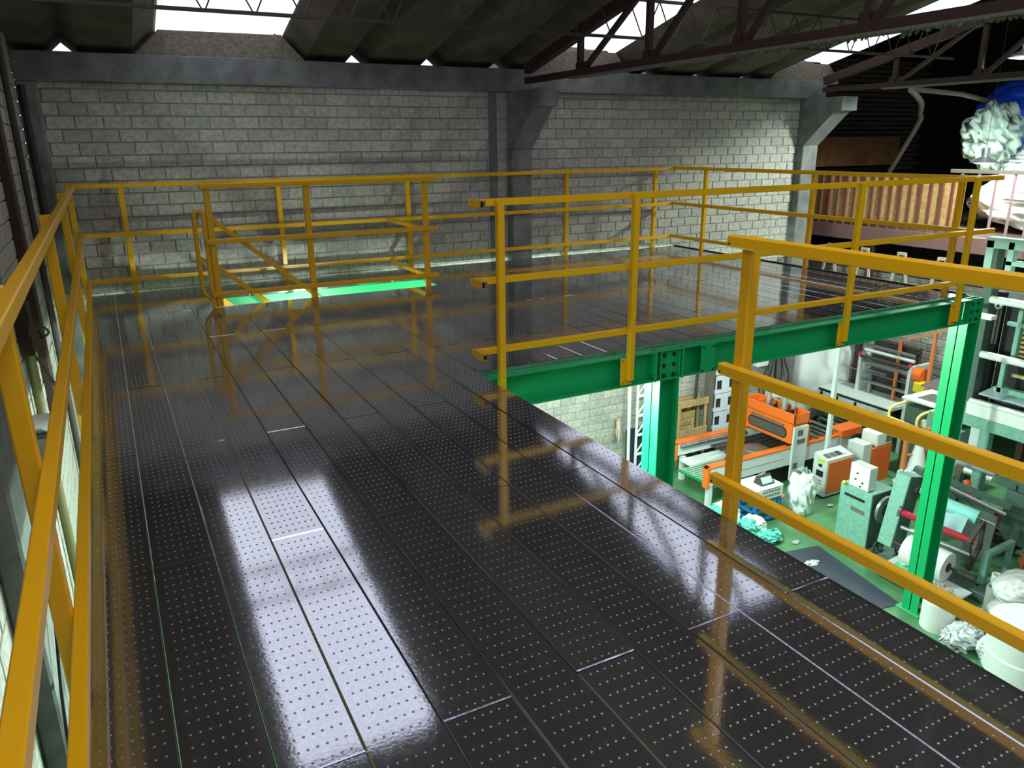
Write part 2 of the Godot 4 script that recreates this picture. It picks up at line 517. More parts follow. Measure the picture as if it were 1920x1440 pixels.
func joists() -> void:
	# light lattice joists along x
	for d in [[-7.3, 2.63, 0.38, -0.6, 10.9, "thin steel lattice joist across the left roof light"], [-3.2, 3.55, 0.38, -0.6, 10.9, "steel lattice joist nearer the viewer"]]:
		var j := thing("roof_joist", d[5], "joist", Vector3(0, d[1], d[0]), 0.0, "steel lattice joists")
		obj("bottom_chord", MB.new().span(d[3], d[4], -0.014, 0.014, -0.02, 0.02), M.steel, j)
		obj("top_chord", MB.new().span(d[3], d[4], d[2] - 0.014, d[2] + 0.014, -0.02, 0.02), M.steel, j)
		var x: float = d[3] + 0.14
		while x + 0.41 < d[4]:
			obj("web_bar", MB.new().tube(Vector3(x, d[2], 0), Vector3(x + 0.2, 0, 0), 0.007, 6), M.steel, j)
			obj("web_bar", MB.new().tube(Vector3(x + 0.22, 0, 0), Vector3(x + 0.41, d[2], 0), 0.007, 6), M.steel, j)
			x += 0.41
	# girders along z, bearing on the corbels
	for g in [[5.15, "dark steel roof girder rising from the middle concrete column"], [10.68, "dark steel roof girder rising from the right concrete column"]]:
		var t := thing("roof_girder", g[1], "girder", Vector3(g[0], 0, 0), 0.0, "steel roof girders")
		var yb := 2.285
		obj("bottom_chord", MB.new().span(-0.045, 0.045, yb + 0.012, yb + 0.085, -9.3, 1.5), M.rust, t)
		var dust := MB.new().span(-0.06, 0.06, yb - 0.012, yb + 0.012, -8.2, 1.5, 0.004)
		for k in 260:
			var z := rng.randf_range(-5.6, 0.6)
			var s := rng.randf_range(0.008, 0.02)
			dust.box(Vector3(rng.randf_range(-0.06, 0.06), yb - 0.012 - s * 0.4, z), Vector3(s, s * rng.randf_range(0.8, 3.0), s), 0.0, Basis.from_euler(Vector3(rng.randf(), rng.randf(), rng.randf())))
		tag(obj("dusty_flange", dust, M.dusty, t), "dust-covered lower flange with hanging tufts")
		var top := func(z: float) -> float: return minf(roof_y(z) - 0.06, 5.0)
		obj("top_chord", MB.new().bar(Vector3(0, top.call(-9.3) - 0.02, -9.3), Vector3(0, top.call(1.5) - 0.02, 1.5), 0.1, 0.12), M.rust, t)
		var zz := [-8.03, -6.75, -5.45, -4.15, -2.85, -1.55, -0.25]
		for k in zz.size():
			obj("vertical", MB.new().bar(Vector3(0, yb + 0.05, zz[k]), Vector3(0, top.call(zz[k]), zz[k]), 0.06, 0.06), M.rust, t)
			if k:
				obj("diagonal", MB.new().bar(Vector3(0, yb + 0.05, zz[k - 1] + 0.04), Vector3(0, top.call(zz[k]) - 0.05, zz[k] - 0.05), 0.05, 0.05), M.rust, t)
			obj("gusset", MB.new().span(-0.008, 0.008, yb + 0.02, yb + 0.16, zz[k] - 0.09, zz[k] + 0.11), M.rust, t)

# ---------------------------------------------------------------- deck
const P0 := -0.0388
const PW := 0.2223

func deck() -> void:
	var d := thing("floor", "raised steel plank deck with rows of anti-slip nubs", "", Vector3.ZERO, 0.0, "", "structure")
	var nub := MB.new()
	nub.lathe([[0.0046, 0.0], [0.0038, 0.0013], [0.0022, 0.0021], [0.0, 0.0023]], Vector3.ZERO, Vector3.UP, 8)
	var xfs := []
	var shapes := {}
	for i in range(-1, 36):
		var x0 := P0 + i * PW
		var x1 := x0 + PW
		if i == 35:
			x1 = 7.82
		var front := 0.62 if i < 10 else -4.70
		var cuts := [front]
		var z := (-1.64 if posmod(i, 2) else -2.93) + 2.57
		while z > -9.3:
			if z < front - 0.1:
				cuts.append(z)
			z -= 2.57
		cuts.append(-9.42)
		for k in cuts.size() - 1:
			var z1: float = cuts[k]
			var z0: float = cuts[k + 1]
			if x0 > 0.8 and x1 < 3.32:                 # the stair opening
				if z1 > -8.1 and z0 < -8.1:
					plank(d, shapes, xfs, maxf(x0, x0), x1, -8.1, z1, i)
					z1 = -8.72
				elif z1 <= -8.0 and z1 > -8.72:
					z1 = -8.72
				if z1 - z0 < 0.05:
					continue
			plank(d, shapes, xfs, x0, x1, z0, z1, i)
	var mm := MultiMesh.new()
	mm.transform_format = MultiMesh.TRANSFORM_3D
	mm.mesh = nub.mesh()
	mm.instance_count = xfs.size()
	for k in xfs.size():
		mm.set_instance_transform(k, Transform3D(Basis(), xfs[k]))
	var mi := MultiMeshInstance3D.new()
	mi.multimesh = mm
	mi.material_override = M.nub
	mi.name = "nubs"
	d.add_child(mi)
	tag(mi, "", "", "", "stuff")
	# carrying steel
	var y := -0.032
	var b := beam("green_beam", "green steel beam under the front edge of the far deck", Vector3(0, y, -4.675), 2.19, 7.77, true)
	for x in [3.715, 3.99]:
		var pl := obj("end_plate", MB.new().span(x - 0.012, x + 0.012, -0.26, 0.0, 0.0, 0.075, 0.003), M.green, b)
		for q in 4:
			obj("bolt", MB.new().lathe([[0.016, 0.0], [0.016, 0.012], [0.0, 0.013]], Vector3(x + 0.014, -0.04 - 0.06 * q, 0.05), Vector3(1, 0, 0.2), 6), M.bolt, pl)
	var cover := obj("cover_plate", MB.new().span(4.17, 4.32, -0.25, -0.01, 0.074, 0.082, 0.002), M.green, b)
	for q in [[4.19, -0.03], [4.30, -0.03], [4.19, -0.23], [4.30, -0.23]]:
		obj("bolt", MB.new().lathe([[0.009, 0.0], [0.009, 0.008], [0.0, 0.009]], Vector3(q[0], q[1], 0.082), Vector3(0, 0, 1), 6), M.bolt, cover)
	beam("green_beam", "green steel beam along the far side of the stair opening", Vector3(0, y, -8.80), 0.7, 3.7, true)
	beam("green_beam", "green steel beam under the right edge of the deck", Vector3(7.74, y, 0), 4.8, 9.4, false)
	beam("green_beam", "green steel beam under the near right edge of the deck", Vector3(2.08, y, 0), -0.6, 4.66, false)
	for c in [[3.76, 3.96, "green steel column under the middle of the far deck"], [7.78, 7.99, "green steel column at the corner of the far deck, beside the winding machine"]]:
		var t := thing("green_column", c[2], "column", Vector3((c[0] + c[1]) / 2, F, -4.7), 0.0, "green steel columns")
		var w: float = c[1] - c[0]
		var h := -F + y
		obj("flange", MB.new().span(-w / 2, -w / 2 + 0.012, 0.0, h, -0.1, 0.1, 0.002), M.green, t)
		obj("flange", MB.new().span(w / 2 - 0.012, w / 2, 0.0, h, -0.1, 0.1, 0.002), M.green, t)
		obj("web", MB.new().span(-w / 2, w / 2, 0.0, h, -0.006, 0.006), M.green, t)
		obj("base_plate", MB.new().span(-w / 2 - 0.05, w / 2 + 0.05, 0.0, 0.018, -0.15, 0.15, 0.003), M.green, t)
		var sp := obj("splice_plate", MB.new().span(-w / 2 + 0.012, w / 2 - 0.012, h - 0.27, h, 0.07, 0.078), M.green, t)
		for q in 3:
			for s in [-0.055, 0.045]:
				obj("bolt", MB.new().lathe([[0.017, 0.0], [0.017, 0.012], [0.0, 0.013]], Vector3(s, h - 0.05 - 0.085 * q, 0.078), Vector3(0, 0, 1), 6), M.bolt, sp)
	# toe angle along the right edge
	tag(obj("toe_angle", MB.new().span(7.825, 7.85, -0.05, 0.012, -9.42, -4.72, 0.002), M.dark), "dark steel edge angle along the right side of the deck", "edge angle")

func plank(d: Node3D, shapes: Dictionary, xfs: Array, x0: float, x1: float, z0: float, z1: float, i: int) -> void:
	var s := Vector3(x1 - x0 - 0.002, 0.032, z1 - z0 - 0.003)
	var key := "%.3f_%.3f" % [s.x, s.z]
	if not shapes.has(key):
		shapes[key] = MB.new().box(Vector3(0, -0.016, 0), s, 0.0035).mesh()
	var o := obj("plank", shapes[key], M.deck[rng.randi() % 4], d)
	o.position = Vector3((x0 + x1) / 2, rng.randf_range(-0.0012, 0.0004), (z0 + z1) / 2)
	o.rotation = Vector3(rng.randf_range(-0.0004, 0.0004), 0, rng.randf_range(-0.003, 0.003))
	if i == 9:
		o.rotation.z = -0.006
	var z := ceilf(z0 / 0.0525) * 0.0525 + 0.015
	while z < z1 - 0.02:
		for k in 7:
			var x := x0 + 0.033 + k * 0.0262
			if x < x1 - 0.02:
				xfs.append(Vector3(x, o.position.y - (x - o.position.x) * o.rotation.z * -1.0 - 0.0002, z))
		z += 0.0525

func beam(called: String, label: String, at: Vector3, a: float, b: float, along_x: bool) -> Node3D:
	var t := thing(called, label, "beam", at, 0.0, "green deck beams")
	var f := func(lo: float, hi: float, y0: float, y1: float, w: float) -> MB:
		return MB.new().span(lo, hi, y0, y1, -w, w, 0.002) if along_x else MB.new().span(-w, w, y0, y1, -hi, -lo, 0.002)
	obj("top_flange", f.call(a, b, -0.011, 0.0, 0.08), M.green, t)
	obj("web", f.call(a, b, -0.24, -0.011, 0.005), M.green, t)
	obj("bottom_flange", f.call(a, b, -0.251, -0.24, 0.08), M.green, t)
	return t

# ---------------------------------------------------------------- railings
func rail_x(t: Node3D, x0: float, x1: float, y: float, z0: float, z1: float, h := 0.048) -> void:
	obj("rail", MB.new().span(x0, x1, y - h, y, z0, z1, 0.004), M.yellow, t)

func post(t: Node3D, x0: float, x1: float, z0: float, z1: float, y0 := -0.22, y1 := 1.2) -> MeshInstance3D:
	return obj("post", MB.new().span(x0, x1, y0, y1, z0, z1, 0.005), M.yellow, t)

func foot(p: Node, x0: float, x1: float, y0: float, y1: float, z: float) -> void:
	var f := obj("foot_plate", MB.new().span(x0, x1, y0, y1, z - 0.006, z, 0.001), M.yellow, p)
	for q in [[x0 + 0.016, y1 - 0.02], [x0 + 0.016, y0 + 0.02], [x1 - 0.016, y0 + 0.02]]:
		f.mesh = f.mesh
		obj("bolt", MB.new().lathe([[0.009, 0.0], [0.009, 0.007], [0.0, 0.008]], Vector3(q[0], q[1], z), Vector3(0, 0, 1), 6), M.zinc, p)

func railings() -> void:
	var ys := [1.2, 0.68, 0.185]
	var l := thing("guard_rail", "long yellow railing along the left wall", "railing", Vector3.ZERO, 0.0, "yellow deck railings")
	for y in ys:
		rail_x(l, -0.27, -0.228, y, -9.46, 0.5)
	for z in [-2.4, -4.97, -7.36, -9.32, 0.1]:
		post(l, -0.325, -0.27, z - 0.055, z)
	var b := thing("guard_rail", "yellow railing in front of the block wall at the back of the deck", "railing", Vector3.ZERO, 0.0, "yellow deck railings")
	for y in ys:
		rail_x(b, -0.226, 7.74, y - 0.012, -9.445, -9.405, 0.045)
	for x in [0.19, 1.86, 3.48, 5.87, 7.45]:
		post(b, x - 0.027, x + 0.027, -9.5, -9.445)
	var r := thing("guard_rail", "yellow railing along the far right end of the deck", "railing", Vector3.ZERO, 0.0, "yellow deck railings")
	for y in ys:
		rail_x(r, 7.745, 7.785, y, -9.44, -4.645)
	for z in [-8.73, -6.78, -4.9]:
		post(r, 7.785, 7.84, z - 0.055, z, -0.2)
	var f := thing("guard_rail", "yellow railing along the front edge of the far deck", "railing", Vector3.ZERO, 0.0, "yellow deck railings")
	for y in ys:
		rail_x(f, 2.12, 7.97 if y > 0.3 else 7.8, y + 0.005, -4.642, -4.602)
		var st := MB.new()                             # short open-ended return towards the viewer
		st.span(2.12, 2.124, y - 0.043, y + 0.005, -4.61, -4.46).span(2.156, 2.16, y - 0.043, y + 0.005, -4.61, -4.46).span(2.12, 2.16, y + 0.001, y + 0.005, -4.61, -4.46).span(2.12, 2.16, y - 0.043, y - 0.039, -4.61, -4.46)
		var rt := obj("return_rail", st, M.yellow, f)
		obj("cut_end", MB.new().span(2.12, 2.124, y - 0.043, y + 0.005, -4.461, -4.456).span(2.156, 2.16, y - 0.043, y + 0.005, -4.461, -4.456).span(2.12, 2.16, y + 0.001, y + 0.005, -4.461, -4.456).span(2.12, 2.16, y - 0.043, y - 0.039, -4.461, -4.456), M.zinc, rt)
		obj("hollow", MB.new().span(2.124, 2.156, y - 0.039, y + 0.001, -4.5, -4.49), M.dark, rt)
	for x in [2.32, 3.437, 5.86, 7.5]:
		var p := post(f, x - 0.025, x + 0.025, -4.602, -4.552)
		if x > 3.0:
			foot(p, x - 0.082, x + 0.03, -0.26, -0.04, -4.585)
	var n := thing("guard_rail", "near right yellow railing with rounded rail ends", "railing", Vector3.ZERO, 0.0, "yellow deck railings")
	for y in ys:
		var o := obj("rail", MB.new().span(2.142, 2.182, y - 0.046, y + 0.003, -2.262, 0.6, 0.006), M.yellow, n)
		obj("bolt_hole", MB.new().lathe([[0.005, 0.0], [0.005, 0.001], [0.0, 0.001]], Vector3(2.142, y - 0.03, -2.245), Vector3(-1, 0, 0), 8), M.bolt, o)
	for z in [-2.16, 0.2]:
		post(n, 2.182, 2.234, z - 0.056, z)

# ---------------------------------------------------------------- stair opening
func hatch() -> void:
	var h := thing("guard_rail", "yellow railing round the stair opening", "railing", Vector3.ZERO, 0.0, "yellow deck railings")
	for y in [1.21, 0.675, 0.15]:
		obj("rail", MB.new().span(0.845, 3.3, y - 0.046, y, -8.105, -8.065, 0.004), M.yellow, h)
	for x in [0.91, 1.875, 3.185]:
		post(h, x - 0.03, x + 0.03, -8.16, -8.105, -0.2, 1.2)
	for y in [0.665, 0.14]:
		obj("rail", MB.new().span(3.165, 3.205, y - 0.045, y, -9.4, -8.16, 0.004), M.yellow, h)
	obj("post", MB.new().span(0.835, 0.88, -0.1, 0.93, -8.17, -8.12, 0.004), M.yellow, h)
	# stair with handrail going down to the right
	var s := thing("stair", "yellow steel stair with handrail going down through the deck opening", "stair", Vector3(0.9, 0, -8.2))
	var dirv := Vector3(1.0, -0.89, 0)
	for k in [[0.05, 0.85, 1.9], [0.02, 0.40, 1.9]]:
		var a := Vector3(k[0], k[1], 0)
		obj("handrail", MB.new().bar(a, a + dirv * k[2], 0.045, 0.045, 0.004), M.yellow, s)
	for z in [-0.03, -0.5]:
		obj("stringer", MB.new().bar(Vector3(0.05, -0.1, z), Vector3(0.05, -0.1, z) + dirv * 3.6, 0.012, 0.2, 0.002), M.yellow, s)
	for k in 16:
		obj("tread", MB.new().span(0.05 + k * 0.225, 0.3 + k * 0.225, -0.2 - k * 0.2 - 0.03, -0.2 - k * 0.2, -0.49, -0.04, 0.003), M.deck[0], s)
	var lp := []
	for q in [[0.03, 0.86], [-0.07, 0.945], [-0.11, 0.95], [-0.13, 0.92], [-0.135, 0.6], [-0.135, 0.19], [-0.12, 0.13], [-0.03, 0.04]]:
		lp.append(Vector3(q[0], q[1], 0.03))
	obj("handrail_loop", MB.new().path(lp, 0.022, 10), M.yellow, s)
	obj("loop_tie", MB.new().bar(Vector3(-0.135, 0.50, 0.03), Vector3(0.0, 0.41, 0.03), 0.04, 0.04), M.yellow, s)

# ---------------------------------------------------------------- along the left wall
func left_wall_things() -> void:
	tag(obj("concrete_column", MB.new().span(-0.6, -0.5, F, 2.3, -4.5, -3.35, 0.012), M.plaster), "smooth grey plastered column on the left wall, behind the railing", "column", "", "structure")
	var cam := thing("security_camera", "white security camera on a square plate on the grey column", "camera", Vector3(-0.5, -0.16, -3.62))
	obj("mounting_plate", MB.new().span(0.0, 0.025, -0.06, 0.08, -0.1, 0.1, 0.004), M.white, cam)
	obj("arm", MB.new().tube(Vector3(0.02, 0.0, 0.0), Vector3(0.07, -0.03, 0.02), 0.018, 10), M.plaster, cam)
	obj("housing", MB.new().tube(Vector3(0.07, 0.0, -0.03), Vector3(0.06, -0.09, 0.16), 0.038, 16), M.white, cam)
	obj("lens_ring", MB.new().tube(Vector3(0.06, -0.09, 0.16), Vector3(0.058, -0.105, 0.195), 0.042, 16), M.dark, cam)
	obj("lens", MB.new().tube(Vector3(0.058, -0.105, 0.195), Vector3(0.0575, -0.107, 0.2), 0.02, 12), M.steel, cam)
	var sg := thing("exit_sign", "green and white arrow sign low on the grey column", "sign", Vector3(-0.5, -1.22, -3.58))
	obj("panel", MB.new().span(0.0, 0.008, -0.14, 0.14, -0.2, 0.2, 0.002), M.white, sg)
	var sgreen := mat(c8(20, 120, 80), 0.5)
	var ar := PackedVector2Array([Vector2(-0.15, 0.02), Vector2(-0.07, 0.09), Vector2(-0.085, 0.05), Vector2(0.02, 0.05), Vector2(0.02, 0.0), Vector2(-0.085, 0.0), Vector2(-0.06, -0.05)])
	var tx := Transform3D(Basis(Vector3(0, 0, -1), Vector3.UP, Vector3(1, 0, 0)), Vector3(0.008, 0.02, 0))
	obj("arrow", MB.new().prism(ar, 0.0, 0.002, tx), sgreen, sg)
	var fr := MB.new()
	for q in [[0.07, 0.17, 0.07, 0.085], [0.07, 0.17, -0.01, 0.005], [0.07, 0.085, -0.01, 0.085], [0.155, 0.17, -0.01, 0.085]]:
		fr.prism(PackedVector2Array([Vector2(q[0], q[2]), Vector2(q[1], q[2]), Vector2(q[1], q[3]), Vector2(q[0], q[3])]), 0.0, 0.002, tx)
	obj("door_symbol", fr, sgreen, sg)
	text(sg, "RUTA DE EMERGENCIA", 0.034, Vector3(0.0085, -0.105, 0.0), Vector3(0, PI / 2, 0), sgreen)
	var siren := thing("alarm_box", "grey alarm box with a round bell and yellow cable tie, below the left railing", "box", Vector3(-0.5, -0.02, -4.72))
	obj("case", MB.new().span(-0.1, 0.06, -0.09, 0.06, -0.1, 0.1, 0.006), M.plaster, siren)
	obj("bell", MB.new().tube(Vector3(-0.02, 0.11, 0.0), Vector3(0.075, 0.11, 0.0), 0.055, 18), M.white, siren)
	for y in [-0.05, 0.03]:
		obj("slot", MB.new().span(0.06, 0.062, y - 0.005, y + 0.005, -0.06, 0.08), M.dark, siren)
	obj("knob", MB.new().tube(Vector3(0.06, -0.01, 0.0), Vector3(0.066, -0.01, 0.0), 0.02, 12), M.dark, siren)
	# pipes and cables in the corner and on the wall
	var pm := mat(c8(96, 92, 52), 0.6)
	tag(obj("conduit", MB.new().path([Vector3(-0.56, 0.55, -5.6), Vector3(-0.56, -0.5, -5.62), Vector3(-0.55, -1.6, -5.6), Vector3(-0.56, -3.7, -5.6)], 0.03, 10), pm), "olive conduit running down the left wall behind the railing", "pipe")
	tag(obj("junction_box", MB.new().span(-0.6, -0.52, 0.3, 0.62, -5.75, -5.5, 0.006), M.rust), "rusty junction box above the olive conduit on the left wall", "box")
	tag(obj("downpipe", MB.new().path([Vector3(-0.54, 2.15, -9.3), Vector3(-0.54, 0.6, -9.3), Vector3(-0.54, -3.7, -9.3)], 0.035, 10), M.cable), "dark vertical pipe in the corner beside the concrete column", "pipe")
	tag(obj("downpipe", MB.new().path([Vector3(-0.56, 2.5, -7.9), Vector3(-0.56, 0.0, -7.92), Vector3(-0.56, -3.7, -7.9)], 0.028, 10), M.steel), "thin dark pipe on the left wall between two pale cable runs", "pipe")
	tag(obj("steel_channel", MB.new().span(-0.6, -0.545, -0.6, 1.9, -6.75, -6.5, 0.004), M.rust), "brown steel channel upright on the left wall", "channel")
	tag(obj("conduit", MB.new().path([Vector3(-0.575, 2.4, -8.15), Vector3(-0.575, 1.0, -8.14), Vector3(-0.575, -1.0, -8.16)], 0.01, 6), M.zinc), "pale thin cable conduit on the left wall near the corner", "pipe")
	var k := 0
	for p in [[Vector3(-0.56, 0.75, -5.0), Vector3(-0.5, 0.72, -5.15), Vector3(-0.5, 0.55, -5.3), Vector3(-0.54, 0.42, -5.5), Vector3(-0.54, 0.3, -5.6)],
			[Vector3(-0.54, 0.45, -5.55), Vector3(-0.48, 0.42, -5.8), Vector3(-0.47, 0.32, -6.1), Vector3(-0.55, 0.2, -6.5)],
			[Vector3(-0.54, 0.3, -5.6), Vector3(-0.47, 0.05, -5.75), Vector3(-0.46, -0.08, -6.0), Vector3(-0.55, -0.1, -6.4)],
			[Vector3(-0.5, -0.1, -3.72), Vector3(-0.47, -0.4, -3.6), Vector3(-0.48, -0.8, -3.3), Vector3(-0.5, -1.6, -3.1)],
			[Vector3(-0.5, -0.6, -3.68), Vector3(-0.48, -0.9, -3.62), Vector3(-0.49, -1.3, -3.56), Vector3(-0.5, -2.0, -3.55)]]:
		tag(obj("cable", MB.new().path(smooth(p), 0.008 if k != 4 else 0.006, 6), M.cable if k != 4 else M.zinc), ["black cable looping down to the rusty junction box", "black cable arching from the junction box over the block joints", "black cable sagging below the junction box", "dark cable hanging from the security camera", "pale cable hanging in front of the arrow sign"][k], "cable")
		k += 1

func smooth(p: Array, sub := 5) -> Array:
	var c := Curve3D.new()
	for i in p.size():
		var t: Vector3 = (p[mini(i + 1, p.size() - 1)] - p[maxi(i - 1, 0)]) / 6.0
		c.add_point(p[i], -t, t)
	var o := []
	for i in (p.size() - 1) * sub + 1:
		o.append(c.sample(mini(i / sub, p.size() - 2), float(i - mini(i / sub, p.size() - 2) * sub) / sub))
	return o

func text(parent: Node, s: String, h: float, at: Vector3, rot: Vector3, m: Material, called := "lettering") -> void:
	var f := SystemFont.new()
	f.font_names = PackedStringArray(["Droid Sans"])
	f.font_weight = 700
	var t := TextMesh.new()
	t.text = s
	t.font = f
	t.font_size = 32
	t.pixel_size = h / 24.0
	t.depth = 0.002
	var o := obj(called, t, m, parent)
	o.position = at
	o.rotation = rot

# ---------------------------------------------------------------- lamps
func high_bay(label: String, at: Vector3, e: float, parts := true) -> void:
	var l := thing("high_bay_lamp", label, "lamp", at, 0.0, "high bay lamps")
	obj("shade", MB.new().lathe([[0.05, 0.12], [0.06, 0.1], [0.2, 0.02], [0.215, 0.0], [0.205, 0.0], [0.19, 0.018], [0.05, 0.09]], Vector3.ZERO, Vector3.UP, 24), M.zinc, l)
	obj("driver", MB.new().lathe([[0.0, 0.24], [0.05, 0.24], [0.06, 0.22], [0.06, 0.12], [0.0, 0.12]], Vector3.ZERO, Vector3.UP, 16), M.zinc, l)
	obj("diffuser", MB.new().lathe([[0.0, -0.022], [0.1, -0.018], [0.19, 0.0], [0.2, 0.015], [0.0, 0.016]], Vector3.ZERO, Vector3.UP, 24), glow(c8(240, 255, 250), 3.0), l)
	obj("suspension", MB.new().tube(Vector3(0, 0.24, 0), Vector3(0, 4.58 - at.y if at.x > 10.9 else roof_y(at.z) - at.y, 0), 0.004, 6), M.cable, l)
	var s := SpotLight3D.new()
	s.name = "high_bay_beam"
	s.light_color = c8(238, 255, 246)
	s.light_energy = e
	s.light_size = 0.18
	s.spot_angle = 84.0
	s.spot_angle_attenuation = 0.35
	s.spot_range = 30.0
	s.spot_attenuation = 2.0
	s.shadow_enabled = true
	add_child(s, true)
	s.look_at_from_position(at + Vector3(0, -0.04, 0), at + Vector3(0, -2, 0), Vector3(0, 0, -1))

func batten(label: String, at: Vector3, along_x: bool, len: float, e: float) -> void:
	var l := thing("batten_lamp", label, "lamp", at, PI / 2 if along_x else 0.0, "tube lamps below the deck")
	obj("housing", MB.new().span(-0.05, 0.05, 0.0, 0.04, -len / 2, len / 2, 0.005), M.white, l)
	obj("tube", MB.new().tube(Vector3(0, -0.02, -len / 2 + 0.03), Vector3(0, -0.02, len / 2 - 0.03), 0.018, 12), glow(c8(236, 255, 246), 3.0), l)
	for z in [-len / 2 + 0.1, len / 2 - 0.1]:
		obj("hanger", MB.new().tube(Vector3(0, 0.04, z), Vector3(0, -0.035 - at.y, z), 0.004, 6), M.zinc, l)
	for k in 2:
		var o := OmniLight3D.new()
		o.name = "batten_light"
		o.light_color = c8(228, 255, 242)
		o.light_energy = e * 0.5
		o.light_size = 0.06
		o.omni_range = 30.0
		o.omni_attenuation = 2.0
		o.shadow_enabled = true
		add_child(o, true)
		o.position = at + Vector3(0, -0.12, 0) + (Vector3(len * (k - 0.5) * 0.6, 0, 0) if along_x else Vector3(0, 0, len * (k - 0.5) * 0.6))

func lamps() -> void:
	high_bay("hanging lamp glowing white beside the blue bag", Vector3(13.1, 1.17, -7.95), 9.0)
	high_bay("hanging lamp above the bag machine, outside the picture", Vector3(11.4, 2.6, -6.6), 34.0)
	high_bay("hanging lamp farther along the hall, outside the picture", Vector3(14.6, 1.9, -5.2), 22.0)
	batten("tube lamp below the deck near the left column", Vector3(2.6, -0.62, -5.3), false, 1.2, 12.0)
	batten("tube lamp below the far deck", Vector3(5.6, -0.6, -6.6), true, 1.2, 14.0)
	batten("tube lamp below the stair opening", Vector3(2.2, -0.75, -7.6), true, 1.2, 2.5)
	batten("tube lamp below the near deck beside the left wall", Vector3(0.5, -0.8, -4.0), false, 1.2, 2.0)

# ---------------------------------------------------------------- bag making machine
func bag_machine() -> void:
	var orange := mat(c8(238, 112, 36), 0.45)
	var pale := mat(c8(206, 214, 210), 0.5)
	var rollm := mat(c8(150, 178, 158), 0.4, 0.3)
	M.orange = orange
	M.pale = pale
	var o := Vector3(7.45, F, -7.9)                  # front left corner of the frame
	var t := thing("bag_machine", "orange and white bag making machine with a windowed press housing", "machine", o)
	var top := 0.68
	obj("front_beam", MB.new().span(0.06, 2.9, 0.36, top - 0.03, -0.1, 0.0, 0.006), pale, t)
	obj("front_cap", MB.new().span(0.0, 1.72, top - 0.03, top, -0.11, 0.012, 0.004), orange, t)
	obj("front_cap", MB.new().span(2.02, 2.9, top - 0.03, top, -0.11, 0.012, 0.004), orange, t)
	obj("end_cap", MB.new().span(0.0, 0.06, 0.33, top, -0.1, 0.004, 0.004), orange, t)
	obj("panel_line", MB.new().span(0.4, 1.6, 0.49, 0.497, -0.002, 0.002), M.dusty, t)
	obj("rear_beam", MB.new().span(0.26, 2.9, 0.45, top - 0.02, -1.08, -1.0, 0.006), pale, t)
	obj("rear_cap", MB.new().span(0.2, 2.9, top - 0.02, top + 0.02, -1.1, -0.99, 0.004), orange, t)
	obj("rear_end_cap", MB.new().span(0.2, 0.26, 0.38, top, -1.1, -0.99, 0.004), orange, t)
	obj("side_rail", MB.new().span(0.3, 1.7, top - 0.09, top - 0.03, -0.99, -0.93, 0.004), M.zinc, t)
	obj("tray", MB.new().span(0.3, 1.75, 0.36, 0.4, -0.98, -0.72, 0.004), M.white, t)
	for k in 13:
		obj("roller", MB.new().tube(Vector3(0.05 + 0.012 * k, 0.36 - 0.004 * k, -0.7 + k * 0.055), Vector3(1.0, 0.36 - 0.004 * k, -0.7 + k * 0.055), 0.017, 8), rollm, t)
		obj("belt_ring", MB.new().tube(Vector3(0.04 + 0.012 * k, 0.36 - 0.004 * k, -0.7 + k * 0.055), Vector3(0.075 + 0.012 * k, 0.36 - 0.004 * k, -0.7 + k * 0.055), 0.026, 10), M.green, t)
	for q in [[0.1, -0.05], [1.2, -0.05], [2.7, -0.05], [0.4, -1.03], [1.6, -1.03], [2.7, -1.03]]:
		obj("leg", MB.new().span(q[0] - 0.04, q[0] + 0.04, 0.0, 0.42, q[1] - 0.04, q[1] + 0.04, 0.004), pale, t)
	obj("plinth", MB.new().span(1.0, 2.8, 0.02, 0.36, -0.95, -0.12, 0.01), M.dark, t)
	# bed of dark bars and the grey cutter block
	for k in 8:
		obj("bed_bar", MB.new().span(0.9, 2.8, top - 0.16, top - 0.135, -0.94 + k * 0.11, -0.89 + k * 0.11, 0.003), M.steel, t)
	obj("cutter_block", MB.new().span(1.0, 1.62, 0.44, 0.57, -0.62, -0.16, 0.02), M.dusty, t)
	obj("cutter_disc", MB.new().lathe([[0.0, 0.02], [0.17, 0.02], [0.19, 0.0]], Vector3(1.36, 0.57, -0.42), Vector3.UP, 24), M.zinc, t)
	# press housing across the bed
	var hs := obj("press_housing", MB.new().span(1.72, 2.1, 0.72, 1.05, -1.08, 0.0, 0.008), orange, t)
	var win := PackedVector2Array()
	for k in 24:
		var a := TAU * k / 24.0
		win.append(Vector2((0.33 if cos(a) > 0 else -0.33) + 0.075 * cos(a), 0.075 * sin(a)))
	var wx := Transform3D(Basis(Vector3(0, 0, 1), Vector3.UP, Vector3(-1, 0, 0)), Vector3(1.719, 0.87, -0.52))
	obj("window_seal", MB.new().prism(win, 0.0, 0.008, wx.scaled_local(Vector3(1.04, 1.18, 1))), M.dark, hs)
	obj("window", MB.new().prism(win, 0.0, 0.012, wx), mat(c8(86, 84, 80), 0.15), hs)
	obj("handle", MB.new().tube(Vector3(1.69, 1.0, -0.85), Vector3(1.69, 1.0, -0.17), 0.02, 10), M.dusty, hs)
	var tr := MB.new().span(1.74, 1.76, 1.05, 1.22, -1.1, 0.02, 0.003).span(2.06, 2.08, 1.05, 1.22, -1.1, 0.02, 0.003).span(1.74, 2.08, 1.05, 1.22, 0.0, 0.02, 0.003).span(1.74, 2.08, 1.05, 1.22, -1.1, -1.08, 0.003).span(1.74, 2.08, 1.05, 1.06, -1.1, 0.02)
	obj("top_tray", tr, orange, t)
	obj("tray_divider", MB.new().span(1.76, 2.06, 1.05, 1.22, -0.86, -0.84, 0.003), orange, t)
